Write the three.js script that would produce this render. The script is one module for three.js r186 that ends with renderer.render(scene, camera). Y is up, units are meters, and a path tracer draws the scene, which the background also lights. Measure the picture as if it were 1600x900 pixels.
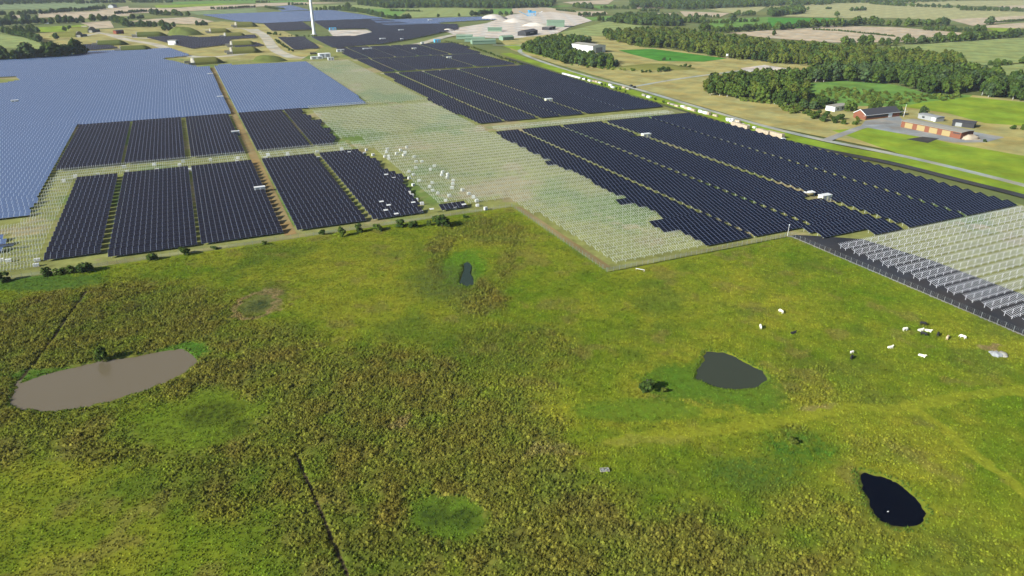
import * as THREE from 'three';
import { Sky } from 'three/addons/objects/Sky.js';
import { MarchingCubes } from 'three/addons/objects/MarchingCubes.js';

// ---------- camera, sky, sun, exposure ----------
const scene = new THREE.Scene();
const camera = new THREE.PerspectiveCamera(45.74, 16 / 9, 1, 30000);
camera.position.set(0, 100, 0);
camera.rotation.set(-25 * Math.PI / 180, 0, 0);
const renderer = new THREE.WebGLRenderer({ antialias: true });
renderer.toneMapping = THREE.LinearToneMapping;
renderer.toneMappingExposure = 1.7;
renderer.shadowMap.enabled = true;
const SUN = new THREE.Vector3(-0.8326, 0, 0.548).normalize().multiplyScalar(Math.cos(0.47)); SUN.y = Math.sin(0.47);
const sky = new Sky(); sky.name = 'sky'; sky.scale.setScalar(20000); sky.userData.kind = 'structure';
Object.assign(sky.material.uniforms.turbidity, { value: 6 }); sky.material.uniforms.rayleigh.value = 0.8;
sky.material.uniforms.mieCoefficient.value = 0.004; sky.material.uniforms.sunPosition.value.copy(SUN);
scene.add(sky);
scene.environmentIntensity = 0.15;
const sun = new THREE.DirectionalLight(new THREE.Color(1, 0.93, 0.8), 5);
sun.position.copy(SUN).multiplyScalar(900).add(new THREE.Vector3(60, 0, -450)); sun.target.position.set(60, 0, -450);
sun.castShadow = true; sun.shadow.camera.left = sun.shadow.camera.bottom = -900; sun.shadow.camera.right = sun.shadow.camera.top = 900;
sun.shadow.camera.far = 2500; sun.shadow.mapSize.set(4096, 4096);
scene.add(sun, sun.target);
scene.fog = new THREE.FogExp2(0xd4dce4, 0.00005);

// ---------- helpers ----------
let seed = 7;
const rnd = () => { seed = (seed + 0x6D2B79F5) | 0; let t = Math.imul(seed ^ (seed >>> 15), 1 | seed); t = (t + Math.imul(t ^ (t >>> 7), 61 | t)) ^ t; return ((t ^ (t >>> 14)) >>> 0) / 4294967296; };
const rr = (a, b) => a + (b - a) * rnd();
const hash = (i, j) => { let h = Math.imul(i, 374761393) + Math.imul(j, 668265263) | 0; h = Math.imul(h ^ (h >>> 13), 1274126177); return ((h ^ (h >>> 16)) >>> 0) / 4294967296; };
const noise = (x, y) => { const i = Math.floor(x), j = Math.floor(y), u = x - i, v = y - j, a = u * u * (3 - 2 * u), b = v * v * (3 - 2 * v);
  const p = hash(i, j), q = hash(i + 1, j), r = hash(i, j + 1), s = hash(i + 1, j + 1); return p + (q - p) * a + (r - p) * b + (p - q - r + s) * a * b; };
const fbm = (x, y, n = 4) => { let s = 0, a = 0.5, t = 0; for (let k = 0; k < n; k++) { s += a * noise(x, y); t += a; a *= 0.5; x = x * 2.03 + 17.1; y = y * 2.03 + 5.7; } return s / t; };
const clamp = (v, a = 0, b = 1) => v < a ? a : v > b ? b : v;
const sstep = (a, b, v) => { const t = clamp((v - a) / (b - a)); return t * t * (3 - 2 * t); };
const lin = (r, g, b) => new THREE.Color().setRGB(r, g, b);
const A = [0.90839, -0.41813], B = [-0.41813, -0.90839], TURN = 0.43140;      // along and across the panel rows
const st = (s, t) => [s * A[0] + t * B[0], s * A[1] + t * B[1]];
const toST = (x, z) => [x * A[0] + z * A[1], x * B[0] + z * B[1]];
const inPoly = (P, x, y) => { let c = false; for (let i = 0, j = P.length - 1; i < P.length; j = i++) if ((P[i][1] > y) !== (P[j][1] > y) && x < (P[j][0] - P[i][0]) * (y - P[i][1]) / (P[j][1] - P[i][1]) + P[i][0]) c = !c; return c; };
const segDist = (px, py, a, b) => { const dx = b[0] - a[0], dy = b[1] - a[1], t = clamp(((px - a[0]) * dx + (py - a[1]) * dy) / (dx * dx + dy * dy || 1)); return Math.hypot(px - a[0] - t * dx, py - a[1] - t * dy); };
const polyDist = (P, x, y) => { let d = 1e9; for (let i = 0; i < P.length; i++) d = Math.min(d, segDist(x, y, P[i], P[(i + 1) % P.length])); return inPoly(P, x, y) ? -d : d; };
const lineDist = (P, x, y) => { let d = 1e9; for (let i = 0; i + 1 < P.length; i++) d = Math.min(d, segDist(x, y, P[i], P[i + 1])); return d; };
const used = {};
const numbered = n => { const k = used[n] = (used[n] || 0) + 1; return k === 1 ? n : n + '_' + String(k - 1).padStart(3, '0'); };
function tag(o, label, category, group, kind) { o.userData.label = label; if (category) o.userData.category = category; if (group) o.userData.group = group; if (kind) o.userData.kind = kind; return o; }
function thing(name, label, category, x, z, turn = 0, group, y = 0) { const g = new THREE.Group(); g.name = numbered(name); g.position.set(x, y, z); g.rotation.y = turn; scene.add(g); return tag(g, label, category, group); }
function part(name, geo, mat, parent, label) { const m = new THREE.Mesh(geo, mat); m.name = name; m.castShadow = m.receiveShadow = true; parent.add(m); if (label) m.userData.label = label; return m; }
class MB {                                     // collects boxes and faces into one geometry
  constructor() { this.p = []; this.n = []; this.u = []; this.i = []; this.c = null; }
  quad(a, b, c, d, uv = [[0, 0], [1, 0], [1, 1], [0, 1]]) { const k = this.p.length / 3, e = [b[0] - a[0], b[1] - a[1], b[2] - a[2]], f = [d[0] - a[0], d[1] - a[1], d[2] - a[2]];
    let n = [e[1] * f[2] - e[2] * f[1], e[2] * f[0] - e[0] * f[2], e[0] * f[1] - e[1] * f[0]]; const l = Math.hypot(...n) || 1; n = n.map(v => v / l);
    for (const [q, w] of [[a, uv[0]], [b, uv[1]], [c, uv[2]], [d, uv[3]]]) { this.p.push(...q); this.n.push(...n); this.u.push(...w); } this.i.push(k, k + 1, k + 2, k, k + 2, k + 3); return this; }
  tri(a, b, c) { const k = this.p.length / 3; const e = [b[0] - a[0], b[1] - a[1], b[2] - a[2]], f = [c[0] - a[0], c[1] - a[1], c[2] - a[2]];
    let n = [e[1] * f[2] - e[2] * f[1], e[2] * f[0] - e[0] * f[2], e[0] * f[1] - e[1] * f[0]]; const l = Math.hypot(...n) || 1; n = n.map(v => v / l);
    for (const q of [a, b, c]) { this.p.push(...q); this.n.push(...n); this.u.push(q[0], q[2]); } this.i.push(k, k + 1, k + 2); return this; }
  box(cx, cy, cz, sx, sy, sz, rx = 0, ry = 0) {
    const c = Math.cos(rx), s = Math.sin(rx), C = Math.cos(ry), S = Math.sin(ry), X = sx / 2, Y = sy / 2, Z = sz / 2;
    const v = (x, y, z) => { const y1 = y * c - z * s, z1 = y * s + z * c; return [cx + x * C + z1 * S, cy + y1, cz - x * S + z1 * C]; };
    const q = (a, b, d, e, uv) => this.quad(v(...a), v(...b), v(...d), v(...e), uv);
    const U = (w, h) => [[0, 0], [w, 0], [w, h], [0, h]];
    q([-X, Y, Z], [X, Y, Z], [X, Y, -Z], [-X, Y, -Z]); q([-X, -Y, -Z], [X, -Y, -Z], [X, -Y, Z], [-X, -Y, Z], U(.02, .02));
    q([-X, -Y, Z], [X, -Y, Z], [X, Y, Z], [-X, Y, Z], U(.02, .02)); q([X, -Y, -Z], [-X, -Y, -Z], [-X, Y, -Z], [X, Y, -Z], U(.02, .02));
    q([X, -Y, Z], [X, -Y, -Z], [X, Y, -Z], [X, Y, Z], U(.02, .02)); q([-X, -Y, -Z], [-X, -Y, Z], [-X, Y, Z], [-X, Y, -Z], U(.02, .02)); return this; }
  geo() { const g = new THREE.BufferGeometry(); g.setAttribute('position', new THREE.Float32BufferAttribute(this.p, 3)); g.setAttribute('normal', new THREE.Float32BufferAttribute(this.n, 3)); g.setAttribute('uv', new THREE.Float32BufferAttribute(this.u, 2)); g.setIndex(this.i); if (this.c) g.setAttribute('color', new THREE.Float32BufferAttribute(this.c, 3)); return g; }
}
function tex(w, h, f, srgb = true, wrap = true) { const d = new Uint8Array(w * h * 4); let k = 0; for (let j = 0; j < h; j++) for (let i = 0; i < w; i++) { const c = f(i, j, w, h); d[k++] = clamp(c[0], 0, 255); d[k++] = clamp(c[1], 0, 255); d[k++] = clamp(c[2], 0, 255); d[k++] = 255; }
  const t = new THREE.DataTexture(d, w, h); t.magFilter = THREE.LinearFilter; t.minFilter = THREE.LinearFilter; if (wrap) t.wrapS = t.wrapT = THREE.RepeatWrapping; if (srgb) t.colorSpace = THREE.SRGBColorSpace; t.needsUpdate = true; return t; }
const enc = v => 255 * (v <= 0.0031308 ? 12.92 * v : 1.055 * Math.pow(v, 1 / 2.4) - 0.055);
const std = (c, rough = 0.9, o = {}) => rough === 1 ? new THREE.MeshPhysicalMaterial({ color: c, roughness: 1, specularIntensity: 0.12, ...o }) : new THREE.MeshStandardMaterial({ color: c, roughness: rough, ...o });
// a tile of mottling that repeats without seams: noise wrapped over the period
const wrapNoise = (i, j, w, per, o) => { const x = i / w * per, y = j / w * per, xi = Math.floor(x), yi = Math.floor(y), u = x - xi, v = y - yi, a = u * u * (3 - 2 * u), b = v * v * (3 - 2 * v), m = q => ((q % per) + per) % per;
  const h = (p, q) => hash(m(p) + o * 131, m(q) + o * 57); const p = h(xi, yi), q = h(xi + 1, yi), r = h(xi, yi + 1), s = h(xi + 1, yi + 1); return p + (q - p) * a + (r - p) * b + (p - q - r + s) * a * b; };
const tileFbm = (i, j, w, per, o, n = 5) => { let s = 0, a = 0.5, t = 0; for (let k = 0; k < n; k++) { s += a * wrapNoise(i, j, w, per, o + k); t += a; a *= 0.62; per *= 2; } return s / t; };
const mottle = tex(512, 512, (i, j) => { const a = tileFbm(i, j, 512, 4, 1, 7), b = tileFbm(i, j, 512, 6, 20, 5); const v = 215 + 110 * (a - 0.5); return [v + 40 * (b - .5), v, v - 45 * (b - .5)]; });
const grassTile = tex(512, 512, (i, j) => { const a = tileFbm(i, j, 512, 8, 3, 6), b = tileFbm(i, j, 512, 3, 40, 5); const v = 0.78 + 0.6 * (a - 0.5); return [255 * (v + 0.5 * (b - .5)), 255 * v, 255 * (v - 0.25 * (b - .5))]; });
const cl = (t, rx) => { const c = t.clone(); c.repeat.set(rx, rx); c.needsUpdate = true; return c; };
const mott40 = cl(mottle, 1 / 60), mott300 = cl(mottle, 1 / 420), grass30 = cl(grassTile, 1 / 45);

let layer = 0;
function sheet(name, pts, mat, y, isST) {      // a flat piece of ground, uv in metres
  const P = isST ? pts.map(p => st(...p)) : pts;
  const g = new THREE.ShapeGeometry(new THREE.Shape(P.map(p => new THREE.Vector2(p[0], -p[1]))));
  const pos = g.attributes.position, uv = g.attributes.uv; for (let k = 0; k < pos.count; k++) uv.setXY(k, pos.getX(k), pos.getY(k));
  g.rotateX(-Math.PI / 2); const m = new THREE.Mesh(g, mat); m.name = numbered(name); m.position.y = y; m.receiveShadow = true; m.userData.kind = 'structure'; scene.add(m); return m;
}
function ribbon(name, pts, w, mat, y) {        // a road or path along a line, smoothed
  const c = new THREE.CatmullRomCurve3(pts.map(p => new THREE.Vector3(p[0], 0, p[1])), false, 'centripetal'), N = pts.length * 8, q = c.getPoints(N), m = new MB();
  const e = q.map((p, i) => { const a = q[Math.max(0, i - 1)], b = q[Math.min(N, i + 1)], l = Math.hypot(b.x - a.x, b.z - a.z) || 1, nx = -(b.z - a.z) / l, nz = (b.x - a.x) / l, k = w / 2; return [[p.x - nx * k, 0, p.z - nz * k], [p.x + nx * k, 0, p.z + nz * k]]; });
  for (let i = 0; i < N; i++) { const [a, b] = e[i], [d, f] = e[i + 1]; m.quad(b, f, d, a, [b, f, d, a].map(v => [v[0], v[2]])); }
  for (let k = 0; k < m.n.length; k += 3) { m.n[k] = 0; m.n[k + 1] = 1; m.n[k + 2] = 0; }
  const o = new THREE.Mesh(m.geo(), mat); o.name = numbered(name); o.position.y = y; o.receiveShadow = true; o.userData.kind = 'structure'; scene.add(o); return o;
}

// ---------- far ground and fields ----------
const groundMat = std(lin(0.20, 0.23, 0.07), 1, { map: mott300 });
sheet('ground', [[-9000, 200], [9000, 200], [9000, -16000], [-9000, -16000]], groundMat, -0.9);
const F = (r, g, b, t = mott40) => std(lin(r, g, b), 1, { map: t });
const M = { tan: F(0.62, 0.50, 0.33), pale: F(0.47, 0.45, 0.20), olive: F(0.33, 0.385, 0.125), green: F(0.18, 0.33, 0.06), dull: F(0.25, 0.32, 0.14), dry: F(0.46, 0.40, 0.14), bright: F(0.28, 0.39, 0.03), lush: F(0.085, 0.29, 0.03),
  concrete: F(0.60, 0.54, 0.40), sand: F(0.74, 0.65, 0.53), road: F(0.46, 0.47, 0.38), asphalt: F(0.07, 0.07, 0.068), gravel: F(0.055, 0.055, 0.06), yard: F(0.36, 0.36, 0.33), track: F(0.36, 0.26, 0.11), verge: F(0.31, 0.31, 0.13) };
[ // farmland beyond the airfield
  ['dull', [[-1781.4,-2575],[-1369.9,-2473.3],[-1220.9,-2098.7],[-1434.1,-2063.9]]], ['tan', [[-1226.9,-1905.3],[-1111.1,-1965.8],[-1111.7,-2134.7],[-917.6,-1768.9],[-1095.2,-1695.8]]], ['tan', [[-1076,-1794.6],[-1025.8,-1876.4],[-925,-1695.8],[-987.3,-1650.3]]], ['tan', [[-902.2,-1527],[-871,-1586.3],[-757.9,-1387.9],[-785.8,-1372.3],[-847.8,-1454.2]]], ['tan', [[-1146.6,-2030.1],[-1170.7,-2250.5],[-971.9,-1876.4],[-1068.9,-1935.1]]],
  ['olive', [[-943.7,-1245.3],[-877.9,-1245.3],[-769.4,-1161.2],[-644.8,-1004.8],[-726.2,-1022.1],[-780.7,-1022.1]]], ['bright', [[-911.8,-1404],[-857.7,-1471.8],[-770.2,-1327.3],[-837,-1285]]], ['tan', [[-1218.3,-1768.9],[-1204.2,-1794.6],[-1136.7,-1695.8],[-1156.7,-1672.8]]],
  ['tan', [[-1111.7,-2134.7],[-963.5,-2134.7],[-933.5,-2291.8],[-824.2,-2379.1],[-753.8,-2172],[-829.1,-2030.1],[-871.8,-1965.8],[-965.8,-1848.3]]], ['tan', [[-824.6,-1566],[-807.2,-1650.3],[-750.1,-1719.5],[-637,-1566],[-646,-1489.7],[-668.2,-1489.7],[-757.7,-1546.3]]], ['green', [[-1167.8,-2523.1],[-948.1,-2743.9],[-856.2,-2473.3],[-1092,-2379.1]]], ['bright', [[-1112.3,-2291.8],[-965.8,-2425.3],[-881.9,-2425.3],[-917,-2250.5],[-1028.3,-2134.7]]], ['dull', [[-858.5,-1935.1],[-741.1,-2134.7],[-650.1,-1876.4],[-766.3,-1794.6]]],
  ['tan', [[-839.9,-2425.3],[-698.5,-2523.1],[-556.5,-2473.3],[-659.3,-2379.1],[-766.9,-2210.5]]], ['green', [[-909.1,-2629],[-742.5,-2685.2],[-698.5,-2523.1],[-856.2,-2473.3]]], ['olive', [[-635.6,-2291.8],[-364.1,-2334.7],[-71.7,-2063.9],[0,-1997.4],[-15.4,-1768.9],[-292.1,-1672.8],[-392,-1876.4],[-537.8,-2063.9]]], ['green', [[-437.3,-2098.7],[-286.8,-2063.9],[-270,-1719.5],[-296,-1695.8],[-367.5,-1876.4]]], ['green', [[-105.8,-2030.1],[0,-2098.7],[0,-1848.3],[-64.4,-1848.3]]],
  ['tan', [[0,-2098.7],[95.9,-2210.5],[171.5,-1876.4],[135,-1719.5],[0,-1876.4]]], ['tan', [[170.3,-2523.1],[379.2,-2743.9],[309.1,-2379.1],[195.7,-2379.1]]], ['tan', [[101,-1935.1],[247.9,-1965.8],[241.4,-1848.3],[150,-1719.5]]], ['olive', [[75.4,-1258.2],[205.5,-1566],[258.4,-1437.1],[154.5,-1207.8],[103.6,-1172.5]]], ['green', [[170.2,-1695.8],[249.8,-1768.9],[230.5,-1628.4],[166.4,-1586.3]]], ['green', [[67.1,-2210.5],[158.9,-2291.8],[195.1,-2250.5],[111.2,-2134.7]]], ['green', [[243.9,-2250.5],[323.6,-2334.7],[291.6,-2098.7],[242,-2063.9]]],
  ['tan', [[361,-2250.5],[476.7,-2291.8],[453.9,-2134.7],[346.2,-2098.7]]], ['tan', [[321.9,-1848.3],[424.7,-1876.4],[395.4,-1743.9],[303.4,-1695.8]]], ['tan', [[447.8,-1965.8],[555.4,-1876.4],[487.6,-1719.5],[410.6,-1743.9]]], ['pale', [[546.7,-2098.7],[763.1,-2210.5],[633.3,-1905.3],[555.4,-1876.4]]], ['green', [[452.4,-1628.4],[606.1,-1719.5],[503.4,-1420.3],[365.6,-1387.9]]], ['green', [[308.2,-1566],[351.8,-1546.3],[335.3,-1471.8],[296.6,-1471.8]]],
  ['tan', [[378.4,-1271.5],[630.1,-1437.1],[739.3,-1404],[795.8,-1258.2],[705,-1139.1],[588.2,-1107.5],[485.9,-1097.4],[414.2,-1172.5]]], ['pale', [[794.5,-2291.8],[1177.2,-2473.3],[1271.2,-2291.8],[1346.6,-1935.1],[1387.9,-1768.9],[1233.7,-1768.9],[955.2,-1607.1],[876.3,-1672.8],[774,-1672.8],[631.2,-1743.9]]], ['lush', [[592,-1695.8],[744.8,-1672.8],[693.5,-1586.3],[536.3,-1372.3],[492.9,-1404]]], ['pale', [[1309.6,-2523.1],[1856.4,-2685.2],[1889.7,-2425.3],[1667.6,-2134.7],[1457.1,-2210.5],[1294.5,-2334.7]]],
  ['tan', [[970.3,-1628.4],[1233.7,-1768.9],[1387.9,-1768.9],[1314.4,-1672.8],[1123.7,-1607.1],[907.4,-1437.1]]], ['tan', [[926.3,-1437.1],[1069.3,-1527],[1232.8,-1566],[1134.3,-1437.1],[964.2,-1372.3],[897.9,-1372.3]]], ['olive', [[530.9,-1030.9],[676.4,-1107.5],[836.3,-1184.1],[968.3,-1220.1],[721.9,-897.8],[610.7,-852],[502.4,-810.5],[536.8,-940.8]]], ['olive', [[488.6,-799.4],[602.3,-839.8],[706.5,-877.6],[575.5,-706.2],[477.7,-693.3]]], ['bright', [[901.7,-1387.9],[964.2,-1372.3],[859.6,-1285]]],
  ['tan', [[1473.1,-2250.5],[1589,-2291.8],[1593.5,-2134.7],[1367.5,-1965.8]]],
].forEach(([m, p], i) => sheet('farm_field', p, M[m], -0.55 + 0.006 * i));
sheet('airfield_ground', [[-831.3,-1258.2],[-731.1,-1387.9],[-644.9,-1471.8],[-623.3,-1566],[-490.1,-1471.8],[-338.6,-1161.2],[-233.6,-971.8],[-236.6,-852],[-288.1,-845.9],[-323.4,-799.4],[-359.3,-799.4],[-431.8,-877.6],[-473.3,-948.4],[-570.4,-940.8],[-745.3,-1139.1]], M.dry, -0.25);
sheet('airfield_ground', [[-20.1,-1139.1],[55.4,-1258.2],[158.3,-1195.8],[187.7,-1058.4],[272.7,-897.8],[345.9,-858.3],[383,-788.5],[292.8,-719.5],[270.6,-646],[351.9,-610.9],[406.3,-617.7],[446.6,-579.2],[490.3,-478.1],[321.5,-297.4],[269.9,-327.1],[233.5,-411.5],[181.2,-486.7],[118.9,-653.5],[52.3,-833.8],[0,-988]], M.dry, -0.24);
sheet('green_field', [[145.9,-988],[196.5,-1004.8],[267.6,-890.9],[230.6,-858.3],[178,-864.6],[155.2,-940.8]], M.lush, -0.2);
sheet('pasture', [[314.1,-561.7],[340.2,-579.2],[397.3,-607.6],[427.4,-582.3],[467.2,-564.5],[378.2,-448.1],[362.4,-486.7],[340.8,-495.6],[335.6,-534.5]], M.bright, -0.2);
sheet('scrub_ground', [[243,-610.9],[282.8,-685],[330.6,-701.9],[368.7,-676.8],[370.5,-624.5],[406.3,-617.7],[372.1,-579.2],[315.2,-561.7],[264.7,-564.5]], M.green, -0.21);
sheet('pasture', [[220.2,-471.8],[256.1,-482.4],[269.8,-465.7],[278.4,-435.3],[311.5,-389.9],[292.2,-297.4],[266.7,-327.1],[231.8,-408.3]], M.bright, -0.195);
sheet('sand_yard', [[-128.4,-1327.3],[-52.8,-1508.1],[0,-1821.1],[101,-1935.1],[161.9,-1768.9],[173.4,-1586.3],[110.9,-1404],[77.6,-1258.2],[0,-1161.2],[-84.4,-1195.8]], M.sand, -0.2);
sheet('sand_yard', [[-336.1,-1327.3],[-268.9,-1341.9],[-243,-1271.5],[-257.5,-1195.8],[-290.6,-1184.1]], M.sand, -0.12);
sheet('green_field', [[-13.8,-1040],[0,-1067.9],[46.1,-1040],[81.3,-864.6],[64.9,-852]], M.bright, -0.18);
sheet('concrete_pad', [[257.3,-799.4],[293.4,-827.8],[308.4,-793.9],[262.5,-762.5],[250.5,-772.7]], M.sand, -0.18);
sheet('concrete_yard', [[258.6,-504.8],[292.1,-521.7],[280.9,-486.7],[314.6,-467.7],[324.8,-450],[302.9,-435.3],[282.4,-435.3],[260.1,-463.7],[245.9,-484.6]], M.yard, -0.17);
sheet('asphalt_patch', [[256.9,-444.4],[271.9,-451.9],[279.7,-446.3],[265.1,-433.5]], M.asphalt, -0.16);
ribbon('taxiway', [[-712.9,-1184.1],[-714.9,-1258.2],[-604.3,-1139.1],[-528.3,-1067.9],[-407,-911.7],[-370.4,-911.7],[-346,-971.8]], 14, M.concrete, -0.2);
ribbon('taxiway', [[-844.4,-1437.1],[-722.1,-1271.5],[-564.3,-1161.2],[-577.4,-1312.9],[-518.2,-1372.3],[-443.3,-1258.2]], 9, M.concrete, -0.19);
ribbon('taxiway', [[-482.8,-1356.9],[-417.5,-1220.1],[-308.3,-956.1],[-264.7,-897.8],[-234.9,-940.8],[-177.2,-996.3],[-134.9,-1087.4],[-106.6,-1207.8],[-67.9,-1285]], 16, M.concrete, -0.18);
ribbon('service_road', [[-28.2,-1058.4],[18.5,-1040],[10.4,-971.8],[51,-810.5],[84.6,-719.5],[111.2,-661.1],[132.7,-604.3],[152.2,-550.5],[179.7,-482.4],[202.8,-440.7],[229.4,-403.6],[247.9,-370.3],[262.3,-339.3],[273.9,-311.7]], 6, M.road, -0.14);
ribbon('service_road', [[111.2,-661.1],[168.2,-715],[257.3,-783.1]], 5, M.road, -0.13);
ribbon('service_road', [[202.8,-440.7],[224.5,-461.7],[253.7,-486.7],[272.9,-488.9]], 6, M.yard, -0.12);
ribbon('grass_verge', [[-8.5,-948.4],[43.4,-804.9],[82.2,-697.6],[113.4,-621.1],[148.1,-534.5],[174.8,-467.7],[199.5,-423.1],[224,-392.9],[241.7,-359.9],[255.4,-329.3],[266.6,-302.1]], 15, M.bright, -0.13);
ribbon('asphalt_road', [[-8,-897.8],[41.5,-767.5],[78.6,-665],[108.4,-591.5],[143,-514.4],[169.4,-451.9],[194.6,-411.5],[218.1,-381.3],[235.1,-348.7],[249.7,-320.8],[259.6,-292.9]], 6.5, M.asphalt, -0.11);

// ---------- ground of the solar park ----------
const parkTex = tex(1024, 1024, (i, j) => { const a = tileFbm(i, j, 1024, 5, 60, 7), b = tileFbm(i, j, 1024, 3, 80, 4), c = tileFbm(i, j, 1024, 48, 90, 4), v = 0.75 + 0.55 * (c - .5) + 0.3 * (a - .5); const g = sstep(.42, .62, b), p = sstep(.56, .68, a);
  const mix = (x, y, t) => x + (y - x) * t; return [enc(v * mix(mix(.28, .16, g), .34, p)), enc(v * mix(mix(.29, .235, g), .285, p)), enc(v * mix(mix(.085, .055, g), .14, p))]; });
parkTex.repeat.set(1 / 150, 1 / 150);
const parkMat = std(0xffffff, 1, { map: parkTex });
sheet('park_ground', [[-130, 276], [127.3, 276], [127.3, 193.2], [216.3, 193.2], [216.3, 30], [346, 30], [347, 470], [352, 740], [358, 870], [385, 1015], [190, 1060], [130, 900], [-260, 1130], [-260, 276]], parkMat, -0.1, true);
sheet('dark_gravel', [[216.3, 30], [245, 30], [245.6, 110], [245, 150], [240, 178], [228, 187], [219, 193.1], [216.3, 193.1]], M.gravel, -0.06, true);
sheet('perimeter_path', [[-110, 277.2], [127, 276.8], [127, 279.2], [-110, 280.6]], M.verge, -0.05, true);
sheet('perimeter_path', [[128.6, 194.2], [217, 193.8], [217, 195.6], [128.6, 196.2]], M.verge, -0.05, true);
sheet('perimeter_path', [[128, 196.4], [131, 196.4], [131, 274], [128, 276.4]], M.track, -0.05, true);
sheet('brown_track', [[25.6, 281], [30.4, 281], [30.4, 868], [26.2, 868]], M.track, -0.05, true);
sheet('gravel_lane', [[184, 438], [346, 434], [346, 444], [184, 448]], M.verge, -0.05, true);
sheet('gravel_lane', [[188, 739], [350, 739], [350, 744], [188, 744]], M.concrete, -0.05, true);
sheet('gravel_lane', [[188, 866], [356, 868], [356, 872], [188, 871]], M.concrete, -0.05, true);

// ---------- solar rows ----------
const SL = 5.1, TILT = 0.262, ZC = -SL / 2 * Math.cos(TILT), YC = 0.8 + SL / 2 * Math.sin(TILT), PITCH = 6.4, W = 2.1;
const cellTex = (c, f) => tex(48, 128, (i, j, w, h) => { const m = j % 32, e = i < 2 || i > 46 || m < 1; if (e) return f; const g = (i % 8 === 0 || m % 8 === 0) ? 1.18 : 1, v = g * (0.9 + 0.2 * hash(i >> 3, j >> 3)); return [c[0] * v, c[1] * v, c[2] * v]; }, true, false);
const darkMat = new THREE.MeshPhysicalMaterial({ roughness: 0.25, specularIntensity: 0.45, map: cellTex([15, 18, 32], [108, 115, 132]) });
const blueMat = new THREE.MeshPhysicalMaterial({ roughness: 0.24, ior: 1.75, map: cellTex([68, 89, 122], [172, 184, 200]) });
const steel = std(lin(0.50, 0.52, 0.42), 0.6, { metalness: 0.1 }), whiteSteel = std(lin(0.52, 0.52, 0.53), 0.55, { metalness: 0.1 });
const RL = 4.1;      // bare racks are shorter than the panel tables
const cache = {};
const memo = (k, f) => cache[k] || (cache[k] = f());
const stripGeo = new MB().box(0, 0, 0, W - 0.06, 0.04, SL, TILT).geo();
const panelsGeo = n => memo('p' + n, () => { const m = new MB(); for (let i = 0; i < n; i++) m.box((i + .5) * W, YC, ZC, W - 0.06, 0.04, SL, TILT); return m.geo(); });
function frame(m, L, slim) { for (const k of slim ? [0.25, 0.75] : [0.2, 0.8]) { const d = (k - .5) * (slim ? SL : RL); m.box(L / 2, YC - 0.17 - d * Math.sin(TILT), ZC + d * Math.cos(TILT), L, 0.08, 0.05, TILT); }
  for (let x = 1.05; x < L; x += 4.2) for (const k of [0.2, 0.8]) { const d = (k - .5) * (slim ? SL : RL), y = YC - 0.2 - d * Math.sin(TILT); m.box(x, y / 2 - .1, ZC + d * Math.cos(TILT), 0.12, y + .2, 0.12); } return m; }
const supportGeo = n => memo('s' + n, () => frame(new MB(), n * W, true).geo());
const railGeo = new MB().box(0, 0, 0, 0.105, 0.06, RL, TILT).geo();
const railsGeo = n => memo('r' + n, () => { const m = new MB(); for (let i = 0; i <= n; i++) m.box(i * W / 2 + .06, YC - 0.06, ZC, 0.105, 0.06, RL, TILT); return m.geo(); });
const beamsGeo = n => memo('b' + n, () => frame(new MB(), n * W / 2 + .1, false).geo());
function panelRow(name, label, group, s, t, n, mat, single) {
  const [x, z] = st(s, t), g = thing(name, label, 'solar panels', x, z, TURN, group);
  if (single) for (let i = 0; i < n; i++) part('panel', stripGeo, mat, g).position.set((i + .5) * W, YC, ZC); else part('panels', panelsGeo(n), mat, g).userData.kind = 'stuff';
  part('support_frame', supportGeo(n), steel, g); return g;
}
function rackRow(label, group, s, t, n, single, mat = steel) {
  const [x, z] = st(s, t), g = thing('mounting_rack', label, 'mounting rack', x, z, TURN, group);
  if (single) for (let i = 0; i <= n; i++) part('rail', railGeo, mat, g).position.set(i * W / 2 + .06, YC - 0.06, ZC); else part('rails', railsGeo(n), mat, g).userData.kind = 'stuff';
  part('beams', beamsGeo(n), mat, g).userData.kind = 'stuff'; return g;
}
const rowStuff = { dark: new MB(), blue: new MB(), pale: new MB(), rack: new MB() };
function bulk(kind, s, t, L) { const m = rowStuff[kind], [x, z] = st(s, t), c = Math.cos(TURN), q = Math.sin(TURN);
  const put = (lx, ly, lz, sx, sy, sz) => { const cx = x + lx * c + lz * q, cz = z - lx * q + lz * c; m.box(cx, ly, cz, sx, sy, sz, TILT, TURN); };
  if (kind === 'rack') { const n = Math.floor(L / 2.1); for (let i = 0; i <= n; i++) put(i * 2.1, YC, ZC, 0.13, 0.07, RL); for (const k of [-.4, .4]) put(L / 2, YC - .15 - k * SL * Math.sin(TILT), ZC + k * SL * Math.cos(TILT), L, 0.1, 0.12); }
  else { const n = Math.max(1, Math.round(L / W)); for (let i = 0; i < n; i++) put((i + .5) * W, YC, ZC, W - .07, .05, SL); } }
const fill = (s0, s1, t, f) => { const n = Math.round((s1 - s0) / W); if (n > 0) f(s0, t, n); };
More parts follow.
